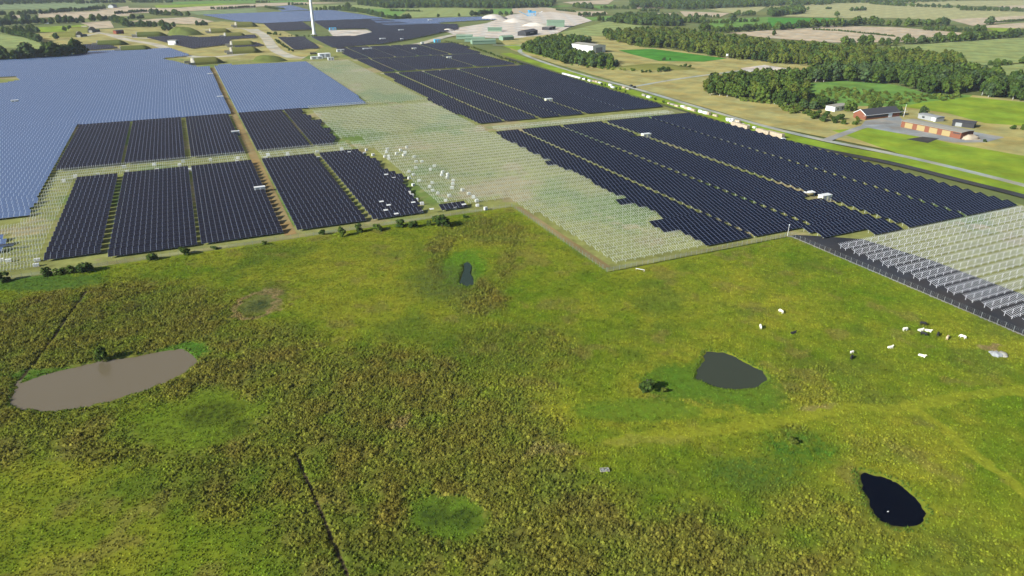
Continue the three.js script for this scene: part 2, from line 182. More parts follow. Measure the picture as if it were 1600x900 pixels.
// blocks near the shrub-lined fence: [s0, s1, t0, rows, words, right-hand steps]
const near = [
  [-61, -41.4, 289.4, 19, 'fourth block from the brown track'], [-39.2, -8, 283, 20, 'third block from the brown track'], [-6.2, 25.2, 283, 20, 'block whose row ends meet the inverter boxes'],
  [31, 60.6, 283.4, 20, 'block opposite the inverter boxes across the brown track'], [63.4, 86, 283.4, 20, 'stepped block beside the scattered white pallets', (k) => [86.2, 86.2, 88.3, 88.3, 88.3, 90.4, 90.4, 90.4, 92.5, 94.6, 92.5, 90.4, 88.3, 88.3, 90.4, 90.4, 88.3, 86.2, 86.2, 86.2][k]] ];
for (const [s0, s1, t0, rows, words, step] of near) for (let k = 0; k < rows; k++) fill(s0, step ? step(k) : s1, t0 + k * PITCH, (s, t, n) => panelRow('solar_panel_row', 'dark panel row near the fence shrubs, ' + words, 'dark rows: ' + words, s, t, n, darkMat, k < 7));
panelRow('solar_panel_row', 'short dark panel row standing alone behind the big round fence shrub', null, 95, 282.6, 6, darkMat, true);
// blocks between road and rack field: [s0, s1, words]
const edge = k => k < 6 ? 175.5 : k < 8 ? 169.4 : 181 - 2.1 * (hash(k, 3) > .6 ? 1 : 0) - (k === 12 || k === 24 ? 6 : 0);
const cols = [[182, 198, 'stepped block against the bare racks'], [200.4, 229.6, 'block next to the stepped one'], [232, 264, 'block before the cabin aisle'], [267.6, 303, 'block between cabin aisle and fourth aisle'], [305, 340.5, 'block along the roadside stacks']];
for (let k = 0; k < 39; k++) { const t = 178 + k * PITCH; cols.forEach(([s0, s1, words], c) => {
  if (c < 2 && t < 196) return; if (c === 2 && t < 189) s0 = 253; else if (c === 2 && t < 196) s0 = 224 + 0; if (c === 2 && k === 0) s0 = 247; 
  if (c === 2 && t >= 184 && t < 190) { s0 = 225; } if (t > 420) return;
  if (c === 0) s0 = edge(k);
  if ((c === 2 && Math.abs(t - 222) < 4) || (c === 2 && Math.abs(t - 370) < 4)) s1 -= 6.3;
  fill(s0, s1, t, (s, tt, n) => panelRow('solar_panel_row', 'dark panel row of the roadside field, ' + words, 'dark roadside rows: ' + words, s, tt, n, darkMat, k < 9)); }); }
// the same kind farther off
const farDark = (list, t0, t1) => { for (let t = t0; t < t1; t += PITCH) for (const [a, b] of list) bulk('dark', a, t, b - a); };
farDark([[-73.5, -42.5], [-40.2, -8], [-5.6, 24.6], [31, 61.6]], 435.4, 562); for (let t = 435.4, k = 0; t < 562; t += PITCH, k++) bulk('dark', 64.4, t, [12, 14, 16, 16, 14, 16, 18, 14, 14, 14, 16, 18, 12, 12, 14, 12, 10, 10, 12, 12][k] || 12);
for (let t = 455, k = 0; t < 724; t += PITCH, k++) for (const [a, b] of [[183 + (k < 6 ? 0 : k < 18 ? -3 + 3 * (hash(k, 9) > .5) : k > 34 ? 5 : 1), 201.6], [204, 230], [232, 248], [250, 268], [272, 304.6], [306.4, 343 + Math.max(0, (t - 455) * .05)]]) bulk('dark', a, t, b - a);
farDark([[191, 206], [208.4, 229], [231, 247], [249, 263], [265, 296], [300, 348]], 748, 862); farDark([[190, 209], [211.5, 241], [243.5, 271], [273.5, 288], [290.5, 314], [318, 358]], 876, 940); farDark([[196, 209], [211.5, 241], [243.5, 271], [273.5, 288], [290.5, 314], [318, 368]], 940, 1004);
const clipRows = (poly, t0, t1, f, pitch = PITCH) => { for (let t = t0; t < t1; t += pitch) { const xs = []; for (let i = 0, j = poly.length - 1; i < poly.length; j = i++) { const a = poly[j], b = poly[i]; if ((a[1] > t) !== (b[1] > t)) xs.push(a[0] + (t - a[1]) / (b[1] - a[1]) * (b[0] - a[0])); } xs.sort((a, b) => a - b); for (let k = 0; k + 1 < xs.length; k += 2) if (xs[k + 1] - xs[k] > 4) f(xs[k], xs[k + 1], t); } };
for (const p of [[[160.8,1546.2],[240.2,1570.4],[226.4,1356.9],[153.8,1359]], [[265.5,1580],[419.8,1599.4],[428,1423.2],[509.6,1366.3],[471.1,1260.4],[329.9,1102.2],[274.5,1049.3],[193,1017.3],[195.8,1200.6],[263.4,1182.2],[307.6,1243.5],[321.6,1345.8],[250.4,1362]], [[145.4,1211.4],[184.6,1205.8],[176.8,1024.7],[140.4,1014]], [[-45.7,1299.3],[1.5,1315.8],[28.9,1265],[117.9,1275.4],[112.8,1226.4],[73.7,1220.1],[65.7,1134.9],[14.2,1090.3],[-9.3,1169.5]], [[-126.9,1203.2],[-103.1,1212.7],[-78.8,1142.4],[-120.1,1125.1]], [[70.1,1112.5],[103.6,1138.6],[109.5,1094.4],[70.6,1064.3]]]) clipRows(p, 800, 2400, (a, b, t) => bulk('dark', a, t, b - a));
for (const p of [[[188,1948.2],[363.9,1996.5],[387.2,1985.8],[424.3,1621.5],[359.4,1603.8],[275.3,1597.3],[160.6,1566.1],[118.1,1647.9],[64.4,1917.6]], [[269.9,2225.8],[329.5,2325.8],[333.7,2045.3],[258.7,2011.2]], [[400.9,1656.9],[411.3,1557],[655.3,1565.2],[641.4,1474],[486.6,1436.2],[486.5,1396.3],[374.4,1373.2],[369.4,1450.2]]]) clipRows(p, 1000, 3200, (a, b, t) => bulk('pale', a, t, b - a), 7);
// the blue field
const bluePoly = [[-363.6,995.8],[-160.9,384.3],[-84.9,349.3],[-72.1,346.2],[-75,565.6],[129.9,561.6],[138.1,867.6],[38,874.8],[14.2,867.4],[-7.9,928.1],[-26.7,978.4],[9.3,999.4],[-13.9,1103.2],[-117.8,1098.3],[-117.1,1073.4],[-182.1,1050],[-199.7,1036.8]];
const island = [[-379.1,1042.5],[-180.6,922.5],[-163.6,887.8],[-148,831.4],[-156.9,817.3],[-162,810.9],[-317.7,857.4]], cut = (t) => { let r = -1e9; clipRows(island, t, t + 1, (a, b) => { r = b; }); return r; };
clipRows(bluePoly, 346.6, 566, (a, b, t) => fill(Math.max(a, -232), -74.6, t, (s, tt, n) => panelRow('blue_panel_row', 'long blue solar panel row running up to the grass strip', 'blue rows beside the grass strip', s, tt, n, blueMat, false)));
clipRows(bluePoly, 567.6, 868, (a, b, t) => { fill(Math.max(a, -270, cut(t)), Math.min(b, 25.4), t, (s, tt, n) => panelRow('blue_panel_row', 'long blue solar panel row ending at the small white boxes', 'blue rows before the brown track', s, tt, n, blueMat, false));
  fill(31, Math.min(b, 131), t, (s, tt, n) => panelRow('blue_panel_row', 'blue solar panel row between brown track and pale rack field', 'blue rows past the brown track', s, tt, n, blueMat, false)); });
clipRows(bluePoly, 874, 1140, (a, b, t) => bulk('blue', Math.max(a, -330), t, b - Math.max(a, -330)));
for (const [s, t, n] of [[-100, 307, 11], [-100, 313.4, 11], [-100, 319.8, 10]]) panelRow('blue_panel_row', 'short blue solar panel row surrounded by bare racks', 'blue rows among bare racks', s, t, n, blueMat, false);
// bare racks
for (let k = 0; k < 14; k++) { const t = 170.6 - k * PITCH, far = t > 148 ? 340 : 340; fill(222.4 + 0, Math.min(far, 222.4 + 118), t, (s, tt, n) => { rackRow('bare white mounting rack standing on dark gravel and yellow grass', 'bare racks on the dark gravel', s, tt, Math.floor((Math.min(340, 338 - 0) - s) / 1.05), k < 10, whiteSteel); }); }
for (let k = 3; k < 17; k++) { const t = 178 + k * PITCH; rackRow('bare pale mounting rack inside the fence corner', 'bare racks in the fence corner', 133.4 - (k > 12 ? 3 : 0), t, Math.floor((edge(k) - 1 - 133.4 + (k > 12 ? 3 : 0)) / 1.05), k < 9); }
for (let k = 17; k < 42; k++) { const t = 178 + k * PITCH, a = t < 290 ? 110 : t > 411 && t < 430 ? 87 : 97; rackRow('bare pale mounting rack among the white pallets', 'bare racks among pallets', a, t, Math.floor((edge(k) - 1 - a) / 1.05), false); }
for (let k = 0; k < 16; k++) { const t = 450 + k * PITCH; rackRow('bare pale mounting rack beside the upper dark block', 'bare racks beside the upper dark block', 84, t, 90, false); }
for (let t = 559; t < 862; t += PITCH) bulk('rack', t < 566 ? 84 : 133, t, (t < 566 ? 98 : 48) - (t < 600 ? 0 : 0));
for (let k = 0; k < 4; k++) for (const [a, b] of [[-72, 24], [31.5, 85]]) rackRow('bare mounting rack in the strip of pallets between dark blocks', 'bare racks in the pallet strip', a, 411.4 + k * 6, Math.floor((b - a) / 1.05), false);
for (let k = 0; k < 21; k++) { const t = 283 + k * PITCH; rackRow('bare mounting rack in grass strip beside the blue field', 'bare racks beside the blue field', t < 345 ? -76 : -73.4, t, Math.floor(((t < 345 ? -62.4 : -62.4) + (t < 345 ? 76 : 73.4)) / 1.05), false); }
for (let k = 0; k < 9; k++) { const t = 283 + k * PITCH; if (k < 4 || k > 6) rackRow('bare mounting rack in the grass below the blue field', 'bare racks below the blue field', -106, t, 28, false); }
for (let k = 0; k < 2; k++) rackRow('bare mounting rack along the gravel lane', 'bare racks by the gravel lane', 186, 427 + k * 6, 140, false);
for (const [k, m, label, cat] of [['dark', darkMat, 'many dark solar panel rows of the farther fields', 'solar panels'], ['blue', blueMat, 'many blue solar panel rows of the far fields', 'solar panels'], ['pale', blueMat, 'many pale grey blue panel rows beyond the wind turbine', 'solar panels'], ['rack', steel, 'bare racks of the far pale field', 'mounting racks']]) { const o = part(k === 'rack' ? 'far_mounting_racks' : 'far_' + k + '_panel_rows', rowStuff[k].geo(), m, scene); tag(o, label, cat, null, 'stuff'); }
// ---------- meadow ----------
const ponds = [
  { name: 'muddy_pond', P: [[-126.9,-145.1],[-131.5,-154],[-126.3,-159.4],[-116,-165.4],[-107.3,-167.9],[-101.6,-170.8],[-97,-172.2],[-91.6,-169],[-89.5,-165.4],[-91.1,-158.7],[-95.7,-153],[-102.2,-147.7],[-107.3,-144.5],[-113.3,-143.1],[-117.5,-142.6],[-122.5,-143.7]], c: lin(0.135, 0.110, 0.066), rough: 0.22, y: -0.22 },
  { name: 'grey_pond', P: [[56.2,-171.1],[60.6,-170.8],[63.2,-167.9],[66,-164.1],[68.6,-161],[68.3,-156.5],[65.8,-154],[61,-152.4],[56.4,-152.7],[52.4,-154.9],[50.1,-157.4],[50.9,-160],[54,-164.7]], c: lin(0.044, 0.051, 0.03), rough: 0.12, y: -0.3 },
  { name: 'black_pond', P: [[76,-117.9],[77.4,-118.7],[80.8,-117.1],[83,-114.6],[84.3,-110.7],[83.6,-106.6],[81.5,-104.1],[78.2,-102.6],[76.4,-103.3],[74.4,-104.8],[74.1,-107.2],[74.9,-111.3],[75.3,-114.6]], c: lin(0.0015, 0.0018, 0.004), rough: 0.04, y: -0.3 },
  { name: 'small_pool', P: [[-18.3,-219.3],[-17.8,-225.4],[-17.4,-230.6],[-17.9,-234.8],[-16.6,-236.7],[-15.2,-233],[-15.4,-227.7],[-14.2,-223.1],[-13.7,-218.7],[-15.7,-217.1]], c: lin(0.03, 0.045, 0.025), rough: 0.1, y: -0.15 } ];
// tussock blobs: x, z, half width, half depth, weight (brown rush), from the photograph's dark rough patches
const rough = [[-128.6,-186.4,45.5,31.9, 1], [-122.3,-148,24.8,26.7, .8], [-85.4,-167.2,30.9,21.3, .9], [-39.7,-148,33.1,26.7, 1], [-54.6,-127.1,25.1,21.2, .8], [-21.2,-131.9,28.8,30.3, .95], [0,-167.2,21.8,21.3, .5], [-11.8,-206.8,10.8,13.9, 1], [-27.7,-250.3,5,30.9, .9], [-8.1,-272.1,16.2,17.3, .8], [-1.2,-237.3,3.9,25, .6], [-27.3,-106.6,22.1,22.1, .9], [2.9,-122.6,11.5,27.1, .9], [6.3,-101.4,25.1,13.6, .9], [27.3,-99.7,23.6,9.9, 1], [61.6,-101.4,16.3,11.9, .6], [-92.8,-129.5,20.9,8.4, .7], [45.7,-94.9,18,7.7, .7], [49.2,-146.5,14.8,2.9, .35], [80.7,-147.4,21.4,3.5, .4], [81.8,-154,15.3,12.4, .35], [66.7,-131.9,3.9,5.9, .6], [85.9,-124.8,8.7,5, .4], [90,-96.5,7.3,6.3, .35]];
const lushE = [[-17.3,-232.4,7.6,17.4, [.085, .175, .010]], [-82.9,-202.4,6.3,8.1, [.11, .12, .03]], [-76.2,-138.3,14.4,11.6, [.115, .165, .011]], [-12.9,-105.6,8,6.4, [.088, .148, .011]], [-95.1,-170.8,7.4,5.8, [.06, .15, .012]], [-118.6,-158.7,19.2,3.9, [.06, .13, .012]], [44.3,-154,10.2,8.1, [.075, .15, .012]], [57.9,-154,13.6,12.4, [.085, .15, .012]], [32.1,-142.3,16,4.9, [.10, .16, .012]], [-167.5,-219.8,20.4,7.7, [.06, .12, .015]]];
const darkE = [[-16.3,-227.7,3.3,9.9, [.035, .075, .014]], [-83.1,-201,3.4,4.3, [.03, .05, .018]], [-74.8,-140.7,7,5.4, [.036, .05, .006]], [-66,-134.9,2.8,4.1, [.045, .06, .006]], [-15.8,-105.6,3.4,3.6, [.032, .052, .008]], [-9.6,-104.8,3.1,3.2, [.034, .056, .008]], [78,-110.3,6.7,8.8, [.05, .08, .015]], [66.4,-127.1,10.3,7, [.055, .12, .012]], [53.2,-118.3,12.6,5.5, [.06, .11, .015]], [-24.9,-219.8,13.6,16.5, [.075, .10, .02]]];
const tanE = [[-82.9,-202.4,8,10.5, 0.8], [31.4,-129.5,12,2.1, 0.18], [5.9,-127.1,3.8,3.3, .4], [136.9,-174.1,4.1,1.5, .9], [-26.5,-137,2.8,2.6, .7], [11.8,-127.1,4.4,3.7, .4], [77,-142.3,6.4,1.4, .5]];
const pathLines = [[[[142.7,-153.4],[102.3,-144.5],[85.1,-142.3],[71,-139.1],[49.1,-133.9],[23.9,-129.5]], 3.0, .68], [[[102.7,-142.3],[104.3,-133.9],[106.1,-122.2],[109.3,-110.3]], 1.9, .8], [[[9.6,-142.3],[32.1,-142.3],[63.3,-139.6]], 3, .4]];
const ditch = [[-49,-124.4],[-44.8,-117.3],[-39.9,-108.5],[-35.6,-100.6],[-32.2,-94.6],[-28.4,-88.3]], wheel = [[-146.2,-211.9],[-141.3,-192.8],[-136.8,-176.4],[-133.6,-163],[-132.1,-154]];
const ditch2 = [[-85.9,-168.6],[-75.3,-169.7],[-65.8,-168.6]];
const ell = (e, x, z) => Math.hypot((x - e[0]) / e[2], (z - e[1]) / e[3]);
const inMeadow = (x, z, m = 0) => { const [s, t] = toST(x, z); return (s < 126.6 - m && t < 275 - m) || (s >= 126.6 - m && s < 214.6 - m && t < 191.6 - m) ; };
const wet = (x, z) => { let d = 1e9, k = -1; ponds.forEach((p, i) => { if (Math.abs(p.P[0][0] - x) < 70 && Math.abs(p.P[0][1] - z) < 60) { const q = polyDist(p.P, x, z); if (q < d) { d = q; k = i; } } }); if (d < 8) d += 1.5 * (fbm(x * .45 + 11, z * .45, 3) - .5); return [d, k]; };
function veg(x, z) {
  const wx = x + 10 * (fbm(x * .05, z * .05, 3) - .5) + 3 * (noise(x * .4, z * .4) - .5), wz = z + 10 * (fbm(x * .05 + 40, z * .05, 3) - .5) + 3 * (noise(x * .4 + 9, z * .4) - .5);
  let T = 0; for (const e of rough) { const d = ell(e, wx, wz); if (d < 1.35) T = Math.max(T, e[4] * sstep(1.3, .7, d)); }
  const n1 = fbm(x * .035 + 3, z * .035, 4), n2 = fbm(x * .16, z * .16 + 8, 4), n3 = fbm(x * .9, z * .9, 3), n4 = noise(x * 2.6 + 50, z * 2.6);
  T = clamp(T * (.4 + 1.0 * n2 + .35 * (n1 - .4)) + .16 * (n2 - .5));
  const g = n1 * .55 + n2 * .45; let c = [.148 + .24 * (g - .5), .182 + .13 * (g - .5), .012 + .02 * (g - .5)];                        // sward: yellow to deep green
  const dg = sstep(.55, .72, fbm(x * .06 + 90, z * .06 + 31, 4)) * .6; c = [c[0] + (.075 - c[0]) * dg, c[1] + (.115 - c[1]) * dg, c[2]];
  const bt = sstep(.6, .75, fbm(x * .11 + 9, z * .11 + 71, 4)) * .5; c = [c[0] + (.17 - c[0]) * bt, c[1] + (.14 - c[1]) * bt, c[2] + (.035 - c[2]) * bt];
  const r = .8 + .5 * (n3 - .5), tc = [.144 * r + .05 * (n2 - .5), .138 * r + .05 * (n1 - .5), .029 * r]; const k = T * .8; c = c.map((v, i) => v + (tc[i] - v) * k);
  let H = 1;
  for (const [pl, w, f] of pathLines) { const d = lineDist(pl, wx * .5 + x * .5, wz * .5 + z * .5), q = f * sstep(w, w * .4, d); if (q > 0) { c = [c[0] + (.24 - c[0]) * q * .85, c[1] + (.25 - c[1]) * q * .85, c[2] + (.018 - c[2]) * q]; T *= 1 - q; H *= 1 - .6 * q; } }
  for (const e of lushE) { const b = Math.min(.5, e[2] / 45), d = ell(e, x + (wx - x) * b, z + (wz - z) * b), q = sstep(1.2, .8, d + .5 * (n3 - .5) + .3 * (n2 - .5)) * (.62 + .5 * n3); if (q > 0) { c = c.map((v, i) => v + (e[4][i] - v) * q); T *= 1 - q; H *= 1 - .3 * q; } }
  for (const e of tanE) { const d = ell(e, wx, wz), q = e[4] * (e[2] > 3 && e === tanE[0] ? sstep(1.2, 1.0, d) * sstep(.75, .9, d) : sstep(1.2, .6, d)) * (.4 + 1.1 * n3); c = c.map((v, i) => v + ([.22, .16, .07][i] - v) * clamp(q)); }
  for (const e of darkE) { const b = Math.min(.5, e[2] / 45), d = ell(e, x + (wx - x) * b, z + (wz - z) * b), q = sstep(1.3, .55, d) * clamp(.35 + 1.5 * (n3 - .3) + .5 * (n4 - .5)) * .95; if (q > 0) { c = c.map((v, i) => v + (e[4][i] - v) * q); T *= 1 - q * .8; } }
  const f = .8 + .36 * n3 + .18 * (n4 - .5); c = c.map(v => v * f);
  return { c, T, H };
}
const MX = 256, MZ0 = -318, MZ1 = -62, TW = 2048, TH = 1024;
const meadowTex = tex(TW, TH, (i, j) => { const x = -MX + (i + .5) / TW * 2 * MX, z = MZ1 + (j + .5) / TH * (MZ0 - MZ1); if (!inMeadow(x, z, -3) || Math.abs(x) > 60 - .82 * z * 1.0) return [70, 75, 30]; const v = veg(x, z), dd = lineDist(ditch, x, z), [pd, pk] = wet(x, z);
  let c = v.c; if (dd < .35) c = [.085, .064, .036]; if (lineDist(wheel, x, z) < .5) c = [.05, .042, .02]; if (pd < 0.6) { const q = clamp(.6 - pd * .8); c = c.map((a, k) => a + ([.045, .036, .022][k] - a) * q); } return c.map(enc); }, true, false);
const ground = (x, z) => { let y = .35 * (fbm(x * .03, z * .03, 3) - .5); const [pd] = wet(x, z); y = y * sstep(0, 6, pd) - .7 * sstep(1.6, -1.4, pd) - .05; const dd = lineDist(ditch, x, z); if (dd < 1.4) y -= .5 * sstep(.9, .2, dd); if (lineDist(wheel, x, z) < .8) y -= .22; if (lineDist(ditch2, x, z) < .8) y -= .25;
  const [s, t] = toST(x, z), e = Math.min(s < 126.6 ? 275 - t : 191.6 - t, s > 120 ? Math.max(214.6 - s, 0) : 99); y *= clamp(e / 5); return y; };
{ const NX = 853, NZ = 427, pos = new Float32Array(NX * NZ * 3), uv = new Float32Array(NX * NZ * 2), idx = [];
  const ok = new Uint8Array(NX * NZ);
  for (let j = 0; j < NZ; j++) for (let i = 0; i < NX; i++) { const k = j * NX + i, x = -MX + i / (NX - 1) * 2 * MX, z = MZ1 + j / (NZ - 1) * (MZ0 - MZ1); const m = inMeadow(x, z, -1.2); ok[k] = m && Math.abs(x) < 60 - .82 * z ? 1 : 0; const lump = veg(x, z).T;
    pos.set([x, ok[k] ? ground(x, z) + (.16 + .75 * lump) * (fbm(x * .55, z * .8, 2) - .5) : 0, z], k * 3); uv.set([i / (NX - 1), j / (NZ - 1)], k * 2); }
  for (let j = 0; j + 1 < NZ; j++) for (let i = 0; i + 1 < NX; i++) { const a = j * NX + i, b = a + 1, c = a + NX, d = c + 1; if (ok[a] && ok[b] && ok[c] && ok[d]) idx.push(a, b, d, a, d, c); }
  const g = new THREE.BufferGeometry(); g.setAttribute('position', new THREE.BufferAttribute(pos, 3)); g.setAttribute('uv', new THREE.BufferAttribute(uv, 2)); g.setIndex(idx); g.computeVertexNormals();
  const m = new THREE.Mesh(g, std(0xffffff, 1, { map: meadowTex })); m.name = 'meadow_ground'; m.receiveShadow = true; m.userData.kind = 'structure'; scene.add(m); }
const pondLabel = {};
for (const p of ponds) { const c = p.P.reduce((a, q) => [a[0] + q[0] / p.P.length, a[1] + q[1] / p.P.length], [0, 0]); sheet(p.name, p.P.map(q => [q[0] + (q[0] - c[0]) * .16, q[1] + (q[1] - c[1]) * .2]), std(p.c, p.rough), p.y).userData.kind = 'structure'; }
// tufts: rush tussocks and grass clumps, real blades
function tuftGeo(blades, spread, up, w, dome, sd) { seed = sd; const m = new MB();
  if (dome) { const N = 7, rings = [[1, 0], [.86, .42], [.5, .78]], V = rings.map(([r, h], q) => [...Array(N)].map((_, i) => { const a = (i + q * .5) / N * 6.283, k = r * rr(.78, 1.15); return [Math.cos(a) * k * dome, h * up * .72 * rr(.75, 1.15), Math.sin(a) * k * dome]; })), top = [rr(-.1, .1), up * .8, rr(-.1, .1)];
    for (let q = 0; q < 2; q++) for (let i = 0; i < N; i++) { const a = V[q][i], b = V[q][(i + 1) % N], c = V[q + 1][i], d = V[q + 1][(i + 1) % N]; m.tri(a, c, b); m.tri(b, c, d); } for (let i = 0; i < N; i++) m.tri(V[2][i], top, V[2][(i + 1) % N]); }
  for (let i = 0; i < blades; i++) { const a = rr(0, 6.283), r = spread * Math.sqrt(rnd()) * .7, l = spread * rr(.25, .7), h = up * rr(.65, 1.25), x = Math.cos(a) * r, z = Math.sin(a) * r, b = a + rr(-.6, .6), px = -Math.sin(b) * w, pz = Math.cos(b) * w; const tx = x + Math.cos(b) * l, tz = z + Math.sin(b) * l, mx = x + Math.cos(b) * l * .35, mz = z + Math.sin(b) * l * .35;
    m.tri([x - px, 0, z - pz], [x + px, 0, z + pz], [mx, h, mz]); m.tri([mx - px * .8, h * .75, mz - pz * .8], [mx + px * .8, h * .75, mz + pz * .8], [tx, h * rr(.7, 1.05), tz]); }
  for (let k = 0; k < m.n.length; k += 3) { const f = m.n[k + 1] < 0 ? -1 : 1, a = m.n[k] * f * .85, b = m.n[k + 1] * f * .85 + .35, c = m.n[k + 2] * f * .85, l = Math.hypot(a, b, c); m.n[k] = a / l; m.n[k + 1] = b / l; m.n[k + 2] = c / l; }
  return m.geo(); }
function scatter(name, label, cat, geos, list) { const mat = std(0xffffff, 1, { side: THREE.DoubleSide }); const M4 = new THREE.Matrix4(), q = new THREE.Quaternion(), P = new THREE.Vector3(), S = new THREE.Vector3(), E = new THREE.Euler(), C = new THREE.Color();
  geos.forEach((g, gi) => { const L = list.filter((_, i) => i % geos.length === gi), im = new THREE.InstancedMesh(g, mat, L.length); im.name = numbered(name); L.forEach((o, i) => { E.set(o.tilt || 0, o.a, o.lean || 0); q.setFromEuler(E); P.set(o.x, o.y, o.z); S.set(o.w, o.h, o.w); im.setMatrixAt(i, M4.compose(P, q, S)); im.setColorAt(i, C.setRGB(...o.c)); }); im.castShadow = im.receiveShadow = true; tag(im, label, cat, null, 'stuff'); scene.add(im); }); }
{ const rush = [], grass = []; seed = 99;
  for (let z = -66; z > -300; z -= .54) for (let x = -230; x < 190; x += .54) { if (Math.abs(x) > 34 - .80 * z) continue; const px = x + rr(-.27, .27), pz = z + rr(-.27, .27); if (!inMeadow(px, pz, 1)) continue; const [pd, pk] = wet(px, pz); if (pd < .5 + .5 * hash(x * 50 | 0, z * 50 | 0)) continue; if (lineDist(ditch, px, pz) < .4 || lineDist(wheel, px, pz) < .45) continue;
    const v = veg(px, pz), y = ground(px, pz) - .06, u = rnd(); if (pd < 1.7 && u < .85) { const b = rr(.75, 1.3); rush.push({ x: px, y, z: pz, a: rr(0, 6.28), w: rr(.2, .42), h: rr(.22, .55), tilt: rr(-.15, .15), lean: rr(-.2, .1), c: [.08 * b, .122 * b, .014 * b] }); continue; }
    const lumpy = noise(px * .6 + 30, pz * .8), k = rr(.7, 1.3);
    if (v.T > .22 && u < .12 + .62 * v.T && lumpy > .37) { const w = rr(.42, .86) * (.6 + .5 * v.T), hi = rr(.42, .92) * (.45 + .7 * v.T); rush.push({ x: px, y, z: pz, a: rr(0, 6.28), w, h: hi, tilt: rr(-.15, .15), lean: rr(-.3, .1), c: v.c.map((q, i) => q * k * [1.06, 1.04, .9][i] * 1.08) }); }
    else if (u < .72) { grass.push({ x: px, y, z: pz, a: rr(0, 6.28), w: rr(.26, .56), h: rr(.14, .44) * v.H * (1 + .6 * v.T), tilt: rr(-.2, .2), lean: rr(-.25, .15), c: (() => { const b = (.66 + .68 * noise(px * .9 + 70, pz * .9)) * rr(.78, 1.28), w = .9 + .2 * noise(px * .3, pz * .3 + 44); return [v.c[0] * b * w, v.c[1] * b, v.c[2] * b]; })() }); } }
  console.log('rush', rush.length, 'grass', grass.length);
  scatter('rush_tussocks', 'olive brown rush tussocks covering the rough wet meadow', 'rushes', [0, 1, 2, 3].map(i => tuftGeo(12, .95, 1, .075, .72, 300 + i)), rush);
  scatter('meadow_grass', 'yellow green grass tufts of the meadow', 'grass', [0, 1, 2].map(i => tuftGeo(10, 1, 1, .09, .55, 400 + i)), grass); }

// ---------- trees and shrubs ----------
const barkMat = std(lin(0.10, 0.085, 0.065), 1), paleBark = std(lin(0.42, 0.40, 0.36), 1);
function crownGeo(sd, kind) { seed = sd; const m = new MB(); m.c = [];
  const bush = kind === 'bush', lo = bush ? .04 : kind === 'tall' ? .2 : .16, L = [], nl = bush ? 9 : 11;
  for (let i = 0; i < nl; i++) { const a = i * 2.4 + rr(-.4, .4), f = i / (nl - 1), y = lo + (.88 - lo) * (bush ? .12 + .65 * rnd() : .12 + .8 * f), rad = (bush ? .3 : kind === 'tall' ? .24 : .3) * Math.sin(Math.PI * clamp(.2 + .72 * f)) * rr(.6, 1.2); L.push([Math.cos(a) * rad, y, Math.sin(a) * rad, rr(.15, .24) * (bush ? 1 : kind === 'tall' ? .85 : 1.05)]); }
  const N = bush ? 420 : 470;
  for (let k = 0; k < N; k++) { const l = L[k % nl], th = rr(0, 6.283), cz = rr(-.75, 1), sz = Math.sqrt(1 - cz * cz), d = [Math.cos(th) * sz, cz, Math.sin(th) * sz], R = l[3] * rr(.72, 1.12), p = [l[0] + d[0] * R, Math.max(.02, l[1] + d[1] * R * .95), l[2] + d[2] * R];
    const u = [rr(-1, 1), rr(-1, 1), rr(-1, 1)], n = [d[0] + rr(-.5, .5), d[1] + .35 + rr(-.5, .5), d[2] + rr(-.5, .5)], t = [u[1] * n[2] - u[2] * n[1], u[2] * n[0] - u[0] * n[2], u[0] * n[1] - u[1] * n[0]], tl = Math.hypot(...t) || 1, b = [n[1] * t[2] - n[2] * t[1], n[2] * t[0] - n[0] * t[2], n[0] * t[1] - n[1] * t[0]], bl = Math.hypot(...b) || 1, s = rr(.042, .09);
    const at = (x, y, o) => [0, 1, 2].map(i => p[i] + t[i] / tl * x * s + b[i] / bl * y * s + n[i] * o * s); const o = rr(-.5, .2), c0 = m.p.length / 3; m.tri(at(-1, -.7, o), at(.9, -.8, 0), at(rr(.5, 1), .8, o)); m.tri(at(-1, -.7, o), at(rr(.5, 1), .8, o), at(-.8, .9, -.2)); const v = rr(.65, 1.35), w = rr(.9, 1.15); for (let q = c0; q < m.p.length / 3; q++) m.c.push(v * w, v, v); }
  return m.geo(); }
function trunkGeo(sd) { seed = sd; const m = new MB(); const cone = (a, b, r0, r1) => { const N = 6, ring = (p, r) => [...Array(N)].map((_, i) => [p[0] + Math.cos(i / N * 6.283) * r, p[1], p[2] + Math.sin(i / N * 6.283) * r]), A0 = ring(a, r0), B0 = ring(b, r1); for (let i = 0; i < N; i++) m.quad(A0[(i + 1) % N], A0[i], B0[i], B0[(i + 1) % N]); };
  cone([0, -.02, 0], [.01, .4, .01], .026, .018); cone([.01, .38, .01], [0, .75, .02], .018, .008); for (let i = 0; i < 4; i++) { const a = i * 1.7 + rnd(); cone([.005, .28 + .08 * i, .005], [Math.cos(a) * .22, .5 + .09 * i, Math.sin(a) * .22], .011, .004); } return m.geo(); }
const crowns = { tree: [1, 2, 3, 4].map(i => crownGeo(500 + i, 'tree')), tall: [1, 2].map(i => crownGeo(600 + i, 'tall')), bush: [1, 2, 3].map(i => crownGeo(700 + i, 'bush')) }, trunks = [trunkGeo(801), trunkGeo(802)];
const TONE = { dark: [.040, .068, .013], mid: [.062, .096, .015], olive: [.078, .098, .015], light: [.115, .155, .025], blue: [.050, .078, .026] };
const leafMat = {}; for (const k in TONE) leafMat[k] = std(lin(...TONE[k]), 1, { vertexColors: true, side: THREE.DoubleSide });
